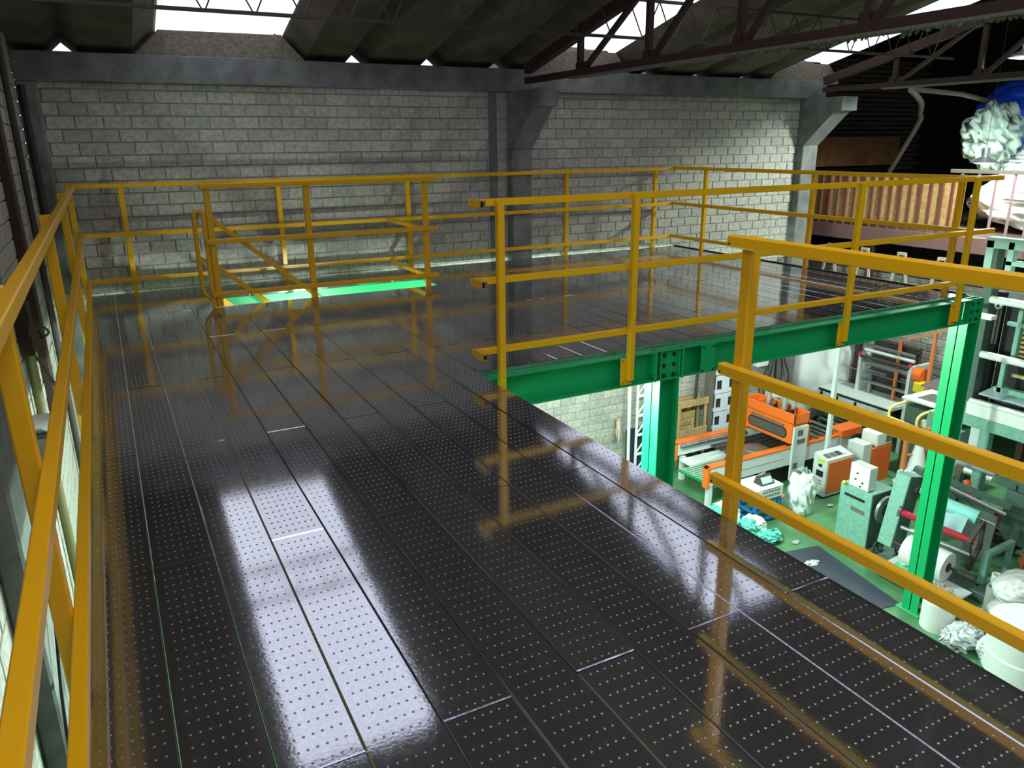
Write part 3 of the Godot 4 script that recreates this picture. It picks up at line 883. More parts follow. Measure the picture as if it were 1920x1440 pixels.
	for q in [[1.9, -0.7, 0.05, 0.4], [1.9, -0.36, 0.052, 0.42], [1.98, -0.24, 0.045, 0.36]]:
		obj("air_cylinder", MB.new().lathe([[0.0, 0.0], [q[2], 0.0], [q[2], 0.03], [q[2] * 0.9, 0.035], [q[2] * 0.9, q[3] - 0.03], [q[2], q[3] - 0.03], [q[2], q[3]], [0.0, q[3]]], Vector3(q[0], 1.07, q[1]), Vector3.UP, 16), mat(c8(206, 210, 212), 0.3, 0.6), t)
	for k in 9:
		obj("valve", MB.new().span(1.84 + 0.02 * (k % 3), 1.9 + 0.02 * (k % 3), 1.06, 1.14 + 0.03 * (k % 4), -0.8 + k * 0.085, -0.76 + k * 0.085, 0.004), [M.dark, M.bolt, mat(c8(40, 52, 120), 0.5)][k % 3], t)
	for k in 7:
		var p := [Vector3(1.86 + 0.02 * k, 1.12, -0.62 + 0.05 * k), Vector3(1.8 + 0.03 * k, 1.3 + 0.02 * (k % 3), -0.56 + 0.04 * k), Vector3(1.95, 1.2 + 0.05 * (k % 2), -0.45 + 0.05 * k)]
		obj("air_hose", MB.new().path(smooth(p, 4), 0.006, 6), mat(c8(190, 180, 60), 0.5) if k % 2 else M.cable, t)
	# white end column with labels
	var col := obj("end_column", MB.new().span(1.72, 2.04, 0.1, 1.02, 0.012, 0.05, 0.006), pale, t)
	for q in [[1.8, 1.92, 0.86, 0.96], [1.8, 1.98, 0.72, 0.8], [1.76, 1.86, 0.3, 0.4]]:
		obj("label_plate", MB.new().span(q[0], q[1], q[2], q[3], 0.05, 0.053), M.dusty, col)
	obj("arch", MB.new().span(2.06, 2.14, top, 1.02, -0.08, 0.0, 0.004).span(2.06, 2.14, 0.98, 1.06, -1.08, 0.0, 0.004), orange, t)
	# conveyor behind the press
	for k in 9:
		obj("delivery_bar", MB.new().tube(Vector3(2.2 + 0.085 * k, top + 0.03 + 0.025 * (k % 2), -1.2), Vector3(2.2 + 0.085 * k, top + 0.03 + 0.025 * (k % 2), -0.02), 0.012 + 0.006 * (k % 3), 8), M.zinc if k % 3 else M.steel, t)
	# control cabinet
	var c := thing("control_cabinet", "white control cabinet with orange door and sloping button panel", "cabinet", Vector3(9.3, F, -7.27))
	obj("plinth", MB.new().span(0.0, 0.56, 0.0, 0.03, -0.24, 0.0), M.dark, c)
	obj("body", MB.new().prism(PackedVector2Array([Vector2(0.0, 0.03), Vector2(0.26, 0.03), Vector2(0.26, 0.7), Vector2(0.0, 0.64)]), 0.0, 0.58, Transform3D(Basis(Vector3(0, 0, -1), Vector3.UP, Vector3(1, 0, 0)), Vector3.ZERO)), pale, c)
	obj("door", MB.new().span(0.03, 0.56, 0.07, 0.6, 0.0, 0.012, 0.003), mat(c8(226, 104, 40), 0.45), c)
	obj("display", MB.new().span(-0.004, 0.0, 0.34, 0.44, -0.19, -0.06), M.dark, c)
	obj("meter", MB.new().span(-0.004, 0.0, 0.5, 0.55, -0.16, -0.09), M.dark, c)
	for k in 6:
		obj("button", MB.new().tube(Vector3(0, 0.27 - 0.05 * (k / 3), -0.17 + 0.04 * (k % 3)), Vector3(-0.008, 0.27 - 0.05 * (k / 3), -0.17 + 0.04 * (k % 3)), 0.011, 8), M.dark, c)
	obj("warning_label", MB.new().span(-0.003, 0.0, 0.58, 0.63, -0.18, -0.06), mat(c8(200, 210, 40), 0.5), c)
	var sl := Basis(Vector3.RIGHT, atan2(0.06, 0.26))
	for k in 4:
		obj("key_panel", MB.new().box(Vector3(0.1 + 0.12 * k, 0.652 + 0.024, -0.1) , Vector3(0.09, 0.004, 0.1), 0.0, sl), [M.dusty, M.dusty, M.steel, M.white][k], c)

# ---------------------------------------------------------------- goods and small things on the workshop floor
func bagmat() -> void:
	M.sack = mat(c8(232, 236, 234), 0.45)
	M.film = mat(c8(206, 214, 214), 0.25)
	M.teal = mat(c8(96, 200, 176), 0.45)

func floor_goods() -> void:
	bagmat()
	var blue := mat(c8(24, 110, 176), 0.45)
	# platform scale on a blue cart
	var t := thing("blue_cart", "blue steel frame cart under the white scale", "cart", Vector3(7.68, F, -7.12))
	for q in [[0.03, 0.03], [0.5, 0.03], [0.03, 0.33], [0.5, 0.33]]:
		obj("leg", MB.new().span(q[0] - 0.025, q[0] + 0.025, 0.0, 0.36, -q[1] - 0.025, -q[1] + 0.025, 0.003), blue, t)
	for y in [0.06, 0.2, 0.35]:
		obj("frame", MB.new().span(0.0, 0.53, y - 0.02, y + 0.02, -0.05, -0.01, 0.003).span(0.0, 0.04, y - 0.02, y + 0.02, -0.36, 0.0, 0.003).span(0.49, 0.53, y - 0.02, y + 0.02, -0.36, 0.0, 0.003).span(0.0, 0.53, y - 0.02, y + 0.02, -0.36, -0.32, 0.003), blue, t)
	obj("panel", MB.new().span(0.3, 0.36, 0.06, 0.35, -0.045, -0.02, 0.003).span(0.2, 0.3, 0.2, 0.26, -0.045, -0.02, 0.003), blue, t)
	for q in [[0.0, 0.37], [0.54, 0.37], [0.0, 0.04]]:
		obj("rubber_stop", MB.new().lathe([[0.0, -0.03], [0.028, -0.02], [0.032, 0.0], [0.028, 0.02], [0.0, 0.03]], Vector3(q[0], q[1], 0.0), Vector3(0, 0, 1), 12), mat(c8(226, 120, 116), 0.5), t)
	var sc := thing("platform_scale", "white industrial scale with tilted display, on the blue cart", "scale", Vector3(7.6, F + 0.375, -7.14))
	obj("case", MB.new().span(0.0, 0.62, 0.0, 0.2, -0.4, 0.02, 0.015), M.white, sc)
	for k in 12:
		obj("button", MB.new().span(0.2 + 0.06 * (k % 6), 0.235 + 0.06 * (k % 6), 0.06 + 0.06 * (k / 6), 0.085 + 0.06 * (k / 6), 0.02, 0.025), M.dusty, sc)
	obj("name_strip", MB.new().span(0.22, 0.54, 0.165, 0.172, 0.02, 0.022), M.steel, sc)
	obj("display", MB.new().prism(PackedVector2Array([Vector2(0.0, 0.0), Vector2(0.17, 0.0), Vector2(0.13, 0.12), Vector2(0.1, 0.13)]), 0.25, 0.5, Transform3D(Basis(Vector3(0, 0, -1), Vector3.UP, Vector3(1, 0, 0)), Vector3(0, 0.2, -0.05))), M.steel, sc)
	obj("screen", MB.new().box(Vector3(0.375, 0.265, -0.09), Vector3(0.2, 0.1, 0.004), 0.0, Basis(Vector3.RIGHT, -0.62)), mat(c8(186, 210, 206), 0.2), sc)
	# sacks
	var s := thing("white_sack", "tall full white plastic sack tied at the top, beside the scale", "sack", Vector3(8.62, F, -7.12))
	obj("bag", MB.new().blob(Vector3(0, 0.32, 0), Vector3(0.2, 0.36, 0.17), 4, 0.22, 1.2, 36, 26, true, 0.75), M.sack, s)
	obj("bag_mouth", MB.new().blob(Vector3(-0.03, 0.68, 0), Vector3(0.09, 0.06, 0.07), 9, 0.5, 2.2, 20, 12, false), mat(c8(150, 176, 170), 0.4), s)
	var q := 0
	for d in [[7.25, 0.2, -7.3, 0.24, 0.22, 0.2, "white plastic sack in a teal wrapper behind the near yellow post"], [7.5, 0.13, -6.98, 0.2, 0.15, 0.17, "cream and white sack leaning by the blue cart"]]:
		var w := thing("wrapped_sack", d[6], "sack", Vector3(d[0], F, d[2]))
		obj("bag", MB.new().blob(Vector3(0, d[1], 0), Vector3(d[3], d[4], d[5]), 30 + q, 0.2, 1.2, 28, 18), M.sack, w)
		obj("wrapper", MB.new().blob(Vector3(-0.1, d[1] * 0.9, 0.02), Vector3(d[3] * 0.9, d[4], d[5] * 1.02), 33 + q, 0.3, 1.8, 28, 18), M.teal, w)
		q += 1
	tag(obj("plastic_heap", MB.new().blob(Vector3(7.55, F + 0.06, -6.75), Vector3(0.2, 0.075, 0.16), 51, 0.5, 2.0, 30, 16), M.teal), "crumpled teal plastic lying on the floor below the cart", "plastic")
	# mat and litter
	var mm := mat(c8(78, 84, 100), 0.55, 0.0, noise_tex(0.05, Color(0.5, 0.52, 0.56), Color(1, 1, 1), 61, 0.0, 2, FastNoiseLite.TYPE_CELLULAR), 3.0, noise_tex(0.05, Color.BLACK, Color.WHITE, 61, 6.0, 2, FastNoiseLite.TYPE_CELLULAR), 0.8)
	var mt := thing("floor_mat", "dark grey patterned rubber mat on the green floor", "mat", Vector3(7.6, F, -5.62), -0.17)
	obj("sheet", MB.new().span(-0.34, 0.34, 0.0, 0.01, -0.74, 0.74, 0.003), mm, mt)
	q = 0
	for d in [[7.86, -6.5, 0.06, "scrap of pale plastic on the floor beside the cart"], [7.62, -6.0, 0.1, "scrap of clear film lying on the rubber mat"], [9.2, -7.05, 0.06, "white paper scrap in front of the control cabinet"]]:
		tag(obj("plastic_scrap", MB.new().blob(Vector3(d[0], F + 0.015, d[1]), Vector3(d[2], 0.008, d[2] * 0.6), 71 + q, 0.5, 1.6, 18, 8), M.film), d[3], "scrap")
		q += 1
	# standing white roll by the column, sacks and bags near the deck edge
	var r := thing("film_roll", "standing white film roll beside the foot of the green column", "roll", Vector3(7.78, F, -4.36))
	obj("roll", MB.new().lathe([[0.0, 0.36], [0.05, 0.36], [0.05, 0.33], [0.06, 0.33], [0.17, 0.35], [0.175, 0.345], [0.175, 0.0], [0.0, 0.0]], Vector3.ZERO, Vector3.UP, 32), M.white, r)
	q = 0
	for d in [[8.05, 0.16, -4.55, 0.2, 0.17, 0.16, "crumpled white plastic bag between column and frame"], [7.72, 0.1, -4.02, 0.26, 0.12, 0.16, "crumpled clear film heap at the deck edge"], [8.02, 0.14, -4.08, 0.17, 0.17, 0.14, "grey printed sack standing behind the film heap"], [7.75, 0.12, -3.72, 0.15, 0.14, 0.12, "small knotted white bag near the deck edge"]]:
		tag(obj("plastic_bag", MB.new().blob(Vector3(d[0], F + d[1], d[2]), Vector3(d[3], d[4], d[5]), 81 + q, 0.35 if q != 2 else 0.15, 1.7, 34, 22), [M.sack, M.film, mat(c8(150, 158, 152), 0.5), M.sack][q]), d[6], "bag")
		q += 1
	var dr := thing("film_roll", "large white bundle standing at the bottom right edge of the deck", "roll", Vector3(7.85, F, -3.45))
	obj("roll", MB.new().lathe([[0.0, 0.62], [0.3, 0.62], [0.36, 0.58], [0.37, 0.5], [0.36, 0.24], [0.37, 0.22], [0.37, 0.0]], Vector3.ZERO, Vector3.UP, 36), M.sack, dr)
	tag(obj("pillow_sack", MB.new().blob(Vector3(8.55, F + 0.5, -3.95), Vector3(0.34, 0.15, 0.24), 91, 0.12, 1.0, 34, 20, false, 0.8), M.sack), "plump white sack lying on top of the bundle beside the cardboard tubes", "sack")
	tag(obj("white_sack", MB.new().blob(Vector3(8.6, F + 0.18, -3.95), Vector3(0.36, 0.2, 0.26), 92, 0.15, 1.0, 30, 18), M.sack), "full white sack under the plump one at the right edge", "sack")
	# cardboard tubes
	var tb := thing("cardboard_tube", "front white cardboard tube of the three standing by the frame", "tube", Vector3(8.52, F, -4.22), 0.0, "white cardboard tubes")
	obj("tube", MB.new().lathe([[0.045, 0.02], [0.045, 0.38], [0.058, 0.38], [0.058, 0.0]], Vector3.ZERO, Vector3.UP, 20), M.white, tb)
	obj("bore", MB.new().lathe([[0.0, 0.3], [0.045, 0.3]], Vector3.ZERO, Vector3.UP, 16), M.dark, tb)
	copy(tb, Vector3(8.68, F, -4.26), 0.5, "middle white cardboard tube of the three standing by the frame")
	copy(tb, Vector3(8.82, F, -4.34), 1.0, "rear white cardboard tube of the three standing by the frame")

# ---------------------------------------------------------------- winding machine
func winder() -> void:
	var lg := mat(c8(132, 184, 166), 0.45, 0.0, noise_tex(0.02, Color(0.82, 0.84, 0.83), Color(1, 1, 1), 101), 1.2)
	var dg := mat(c8(70, 96, 84), 0.5)
	M.machine_green = lg
	M.dark_green = dg
	var t := thing("winder", "pale green film winding machine with red roller and white film roll", "machine", Vector3(8.46, F, -5.86), 0.0)
	var cab := obj("cabinet", MB.new().span(0.0, 0.46, 0.0, 0.86, -0.5, 0.0, 0.008), lg, t)
	obj("name_plate", MB.new().span(-0.004, 0.0, 0.7, 0.74, -0.42, -0.1), M.dark, cab)
	obj("worn_patch", MB.new().span(-0.002, 0.0, 0.52, 0.58, -0.3, -0.08, 0.0), M.dusty, cab)
	obj("end_plate", MB.new().span(0.0, 0.46, 0.0, 0.86, 0.0, 0.012, 0.002), dg, cab)
	var box := obj("control_box", MB.new().span(0.0, 0.16, 0.87, 1.2, -0.38, -0.08, 0.006), M.white, t)
	for q in [[1.08, -0.26], [0.99, -0.28], [0.97, -0.17], [0.91, -0.2]]:
		obj("button", MB.new().tube(Vector3(0, q[0], q[1]), Vector3(-0.015, q[0], q[1]), 0.012, 10), M.dark, box)
	obj("stop_button", MB.new().tube(Vector3(-0.02, 0.88, -0.42), Vector3(-0.05, 0.9, -0.42), 0.025, 12), mat(c8(214, 190, 30), 0.4), t)
	# tilted arm with three bearings
	var arm := MB.new().box(Vector3(0.16, 0.75, 0.3), Vector3(0.26, 0.98, 0.2), 0.006, Basis(Vector3(0, 0, 1), -0.2))
	obj("arm", arm, lg, t)
	obj("arm_plate", MB.new().box(Vector3(0.16, 0.75, 0.405), Vector3(0.26, 0.98, 0.012), 0.002, Basis(Vector3(0, 0, 1), -0.2)), dg, t)
	obj("flange_ring", MB.new().lathe([[0.1, 0.0], [0.2, 0.0], [0.2, 0.04], [0.1, 0.04]], Vector3(0.22, 0.62, 0.05), Vector3(0, 0, 1), 28), M.zinc, t)
	for q in [[0.06, 0.14, 0.14], [0.3, 0.16, 0.3]]:
		var hw := obj("hand_wheel", MB.new().path(circle(Vector3(q[0], q[1], q[2]), 0.095, Vector3(0, 0, 1), 24), 0.012, 8), M.steel, t)
		for k in 4:
			obj("spoke", MB.new().bar(Vector3(q[0], q[1], q[2]), Vector3(q[0], q[1], q[2]) + Vector3(cos(k * TAU / 4 + 0.5), sin(k * TAU / 4 + 0.5), 0) * 0.09, 0.014, 0.012), M.steel, hw)
	# rolls, axes run towards the near frame
	var teal := obj("film_roll", MB.new().tube(Vector3(0.35, 0.98, 0.62), Vector3(0.47, 0.92, 1.12), 0.09, 24), mat(c8(130, 206, 196), 0.4), t)
	obj("shaft", MB.new().tube(Vector3(0.24, 1.06, 0.36), Vector3(0.52, 0.9, 1.3), 0.018, 10), M.zinc, teal)
	obj("bearing", MB.new().lathe([[0.0, 0.05], [0.035, 0.05], [0.05, 0.02], [0.05, 0.0]], Vector3(0.24, 1.06, 0.41), Vector3(0, 0, 1), 16), M.steel, t)
	obj("film_flap", MB.new().grid(func(u, w): return Vector3(0.33 + 0.03 * sin(u * 9.0) * w, 0.94 - 0.26 * w, 0.68 + 0.4 * u - 0.06 * w), 10, 6), mat(c8(160, 200, 204), 0.4), teal)
	obj("red_roller", MB.new().tube(Vector3(-0.02, 0.82, 0.42), Vector3(0.34, 0.66, 1.2), 0.042, 18), mat(c8(178, 34, 52), 0.35), t)
	obj("roller_hub", MB.new().lathe([[0.0, 0.03], [0.06, 0.03], [0.075, 0.0]], Vector3(-0.02, 0.82, 0.41), Vector3(0.3, -0.1, 1), 18), M.zinc, t)
	obj("guide_roller", MB.new().tube(Vector3(0.06, 0.58, 0.42), Vector3(0.3, 0.5, 1.2), 0.03, 14), M.zinc, t)
	var wr := obj("white_roll", MB.new().tube(Vector3(-0.0, 0.36, 0.58), Vector3(0.06, 0.34, 1.1), 0.19, 32), M.white, t)
	obj("shaft", MB.new().tube(Vector3(-0.03, 0.38, 0.3), Vector3(0.1, 0.33, 1.4), 0.02, 10), M.steel, wr)
	obj("core", MB.new().tube(Vector3(0.06, 0.34, 1.1), Vector3(0.062, 0.34, 1.112), 0.06, 18), M.steel, wr)
	obj("web_table", MB.new().box(Vector3(-0.12, 0.1, 0.9), Vector3(0.5, 0.02, 1.0), 0.003, Basis(Vector3(0, 0, 1), 0.1)), M.film, t)
	obj("web_print", MB.new().box(Vector3(-0.2, 0.105, 0.62), Vector3(0.2, 0.016, 0.2), 0.002, Basis(Vector3(0, 0, 1), 0.1)), mat(c8(226, 200, 60), 0.4), t)
	obj("web_print", MB.new().box(Vector3(-0.08, 0.118, 0.6), Vector3(0.14, 0.016, 0.2), 0.002, Basis(Vector3(0, 0, 1), 0.1)), M.teal, t)
	obj("front_roller", MB.new().tube(Vector3(-0.38, 0.1, 0.45), Vector3(-0.36, 0.09, 1.35), 0.03, 14), M.zinc, t)
	obj("base", MB.new().span(-0.02, 0.5, 0.0, 0.07, 0.02, 1.3, 0.006), dg, t)
	# near end: grey bracket, pale green stand, hanging film
	obj("bracket", MB.new().bar(Vector3(0.26, 0.66, 1.18), Vector3(0.5, 0.93, 1.18), 0.05, 0.03, 0.004).bar(Vector3(0.26, 0.66, 1.18), Vector3(0.36, 0.26, 1.18), 0.06, 0.03, 0.004).bar(Vector3(0.5, 0.93, 1.18), Vector3(0.5, 0.5, 1.18), 0.05, 0.03, 0.004).bar(Vector3(0.36, 0.26, 1.18), Vector3(0.52, 0.6, 1.18), 0.05, 0.03, 0.004), M.steel, t)
	obj("stand", MB.new().span(0.44, 0.52, 0.0, 0.52, 1.26, 1.34, 0.005).bar(Vector3(0.46, 0.5, 1.3), Vector3(1.0, 0.53, 1.3), 0.07, 0.07, 0.005).span(0.94, 1.0, 0.05, 0.53, 1.27, 1.33, 0.005).span(0.44, 1.0, 0.04, 0.1, 1.26, 1.34, 0.005), lg, t)
	obj("stand_foot", MB.new().span(0.2, 0.52, 0.0, 0.12, 1.32, 1.6, 0.006), dg, t)
	obj("film_web", MB.new().grid(func(u, w): return Vector3(0.6 + 0.5 * u - 0.1 * w, 0.98 - 0.25 * u - 0.62 * w, 0.92 + 0.1 * u + 0.02 * sin(u * 14.0) * w), 14, 12), mat(c8(176, 186, 182), 0.2, 0.2), t)
	# cross members and the second unit behind
	obj("cross_rail", MB.new().tube(Vector3(0.62, 1.12, 0.3), Vector3(1.1, 0.8, 1.1), 0.03, 12), M.zinc, t)
	obj("cross_beam", MB.new().bar(Vector3(0.66, 1.16, 0.2), Vector3(1.2, 0.88, 1.1), 0.06, 0.08, 0.004), dg, t)

func circle(c: Vector3, r: float, axis: Vector3, n: int) -> Array:
	var f := MB.new().frame(axis)
	var o := []
	for i in n + 1:
		o.append(c + f * Vector3(cos(TAU * i / n), 0, sin(TAU * i / n)) * r)
	return o

# ---------------------------------------------------------------- tall green machine at the right edge
func slitter_machine() -> void:
	var lg: Material = M.machine_green
	var dg: Material = M.dark_green
	var t := thing("slitter_machine", "tall pale green machine with white rollers and cream slats behind the corner column", "machine", Vector3(10.2, F, -5.8), 0.0)
	obj("upright", MB.new().span(0.0, 0.16, 1.6, 4.05, -0.12, 0.0, 0.006), dg, t)
	obj("upright", MB.new().span(0.3, 0.42, 1.7, 3.4, -0.12, 0.0, 0.006), M.dark, t)
	for y in [3.33, 2.58]:
		obj("white_roller", MB.new().tube(Vector3(0.03, y, 0.0), Vector3(0.03, y, 1.6), 0.05, 18), M.white, t)
	obj("pulley", MB.new().lathe([[0.02, 0.0], [0.05, 0.0], [0.05, 0.03], [0.02, 0.03]], Vector3(0.03, 3.27, 0.12), Vector3(-1, 0, 0), 18), M.zinc, t)
	obj("belt", MB.new().span(0.03, 0.05, 2.75, 3.27, 0.09, 0.12).span(0.03, 0.05, 2.75, 3.27, 0.14, 0.16), M.steel, t)
	obj("dark_panel", MB.new().span(0.42, 0.48, 1.75, 3.3, 0.0, 1.8, 0.004), M.dark, t)
	obj("slat_post", MB.new().span(0.2, 0.28, 2.5, 3.3, 0.28, 0.34, 0.004), lg, t)
	var cream := mat(c8(226, 206, 138), 0.5)
	for k in 14:
		obj("slat", MB.new().span(0.28, 0.34, 2.46 + k * 0.062, 2.49 + k * 0.062, 0.32, 1.8, 0.003), cream, t)
	obj("cross_tube", MB.new().span(0.16, 0.22, 3.0, 3.05, 0.18, 1.8, 0.004), lg, t)
	obj("slat", MB.new().span(0.28, 0.34, 2.3, 2.34, 0.3, 1.8, 0.003), cream, t)
	obj("lower_frame", MB.new().span(0.1, 0.16, 2.1, 2.5, 0.24, 0.3, 0.004).span(0.1, 0.2, 2.1, 2.17, 0.24, 1.8, 0.004), lg, t)
	obj("table_sheet", MB.new().box(Vector3(0.3, 2.06, 0.5), Vector3(0.5, 0.012, 0.9), 0.0, Basis(Vector3(0, 0, 1), 0.15)), mat(c8(196, 226, 230), 0.4), t)
	obj("white_shelf", MB.new().span(-0.02, 0.22, 1.72, 1.9, -0.05, 1.8, 0.008), M.white, t)
	obj("shelf_roller", MB.new().tube(Vector3(0.0, 1.92, -0.02), Vector3(0.0, 1.92, 0.75), 0.035, 14), M.white, t)
	obj("green_rail", MB.new().span(-0.03, 0.06, 1.56, 1.72, -0.05, 1.8, 0.006), lg, t)
	for z in [0.18, 1.3]:
		obj("leg", MB.new().span(0.0, 0.12, 0.0, 1.6, z, z + 0.14, 0.005), lg, t)
	obj("hanging_sheet", MB.new().span(0.2, 0.21, 0.9, 1.6, -0.05, 0.16), M.film, t)
	for k in 8:
		obj("blade_bar", MB.new().bar(Vector3(0.1 + 0.03 * k, 2.0 - 0.012 * k, 0.02 + 0.05 * k), Vector3(0.3, 1.98, 0.5 + 0.12 * k), 0.03, 0.02), [M.steel, M.dark, M.zinc][k % 3], t)
	# top frame seen above the deck rail
	obj("top_frame", MB.new().span(-0.02, 0.08, 3.55, 4.1, -0.16, -0.06, 0.005).span(-0.02, 0.08, 3.55, 4.1, 0.12, 0.2, 0.005).span(-0.02, 0.1, 4.0, 4.14, -0.16, 1.8, 0.005).span(-0.02, 0.1, 3.8, 3.86, 0.12, 1.8, 0.005), mat(c8(176, 220, 200), 0.45), t)
	obj("drive_block", MB.new().span(0.1, 0.3, 3.88, 4.0, 0.25, 0.6, 0.01), dg, t)
	obj("film_reel", MB.new().tube(Vector3(0.18, 3.5, 0.1), Vector3(0.18, 3.5, 1.6), 0.075, 20), mat(c8(150, 170, 190), 0.25, 0.3), t)
	obj("core_reel", MB.new().tube(Vector3(0.4, 3.7, 0.5), Vector3(0.4, 3.7, 1.6), 0.16, 24), M.white, t)
	# lower part: long grey roll, orange hose, dark housing
	obj("grey_roll", MB.new().tube(Vector3(-0.2, 1.1, 0.05), Vector3(-0.2, 1.12, 0.62), 0.06, 20), mat(c8(150, 160, 172), 0.35), t)
	obj("roll_bracket", MB.new().span(-0.24, -0.14, 0.98, 1.06, 0.64, 0.9, 0.006).span(-0.2, 0.3, 0.9, 1.12, 0.78, 1.5, 0.01), dg, t)
	var hose := mat(c8(214, 92, 58), 0.5)
	for k in 2:
		obj("hose", MB.new().path(smooth([Vector3(-0.3, 0.9 - 0.07 * k, 0.3), Vector3(-0.36, 0.72 - 0.07 * k, 0.42), Vector3(-0.3, 0.62 - 0.07 * k, 0.62), Vector3(-0.1, 0.58 - 0.07 * k, 0.9), Vector3(0.2, 0.6 - 0.07 * k, 1.2)]), 0.05, 12), hose, t)
	obj("side_plate", MB.new().span(-0.35, -0.31, 0.3, 1.0, 0.85, 1.4, 0.01), dg, t)
	obj("cream_reel", MB.new().tube(Vector3(0.0, 0.9, -0.3), Vector3(0.0, 0.9, 0.0), 0.12, 20), mat(c8(216, 200, 158), 0.5), t)
	obj("rags", MB.new().blob(Vector3(-0.1, 0.3, 0.75), Vector3(0.3, 0.22, 0.3), 120, 0.5, 2.2, 26, 16), mat(c8(86, 76, 66), 0.8), t)
	obj("lower_beam", MB.new().bar(Vector3(-0.7, 0.98, -0.2), Vector3(-0.6, 0.72, 0.9), 0.08, 0.08, 0.005), dg, t)
	# orange ladder frame on the floor at the right edge
	var of := thing("orange_trestle", "orange tube trestle standing on the floor at the right edge", "frame", Vector3(9.9, F, -4.62))
	obj("frame", MB.new().tube(Vector3(0, 0, 0), Vector3(0.1, 0.75, 0), 0.022, 8).tube(Vector3(0.4, 0, 0.1), Vector3(0.5, 0.75, 0.1), 0.022, 8).tube(Vector3(0.05, 0.3, 0), Vector3(0.45, 0.3, 0.1), 0.018, 8).tube(Vector3(0.0, 0.03, 0), Vector3(0.4, 0.03, 0.1), 0.018, 8), mat(c8(226, 110, 48), 0.5), of)

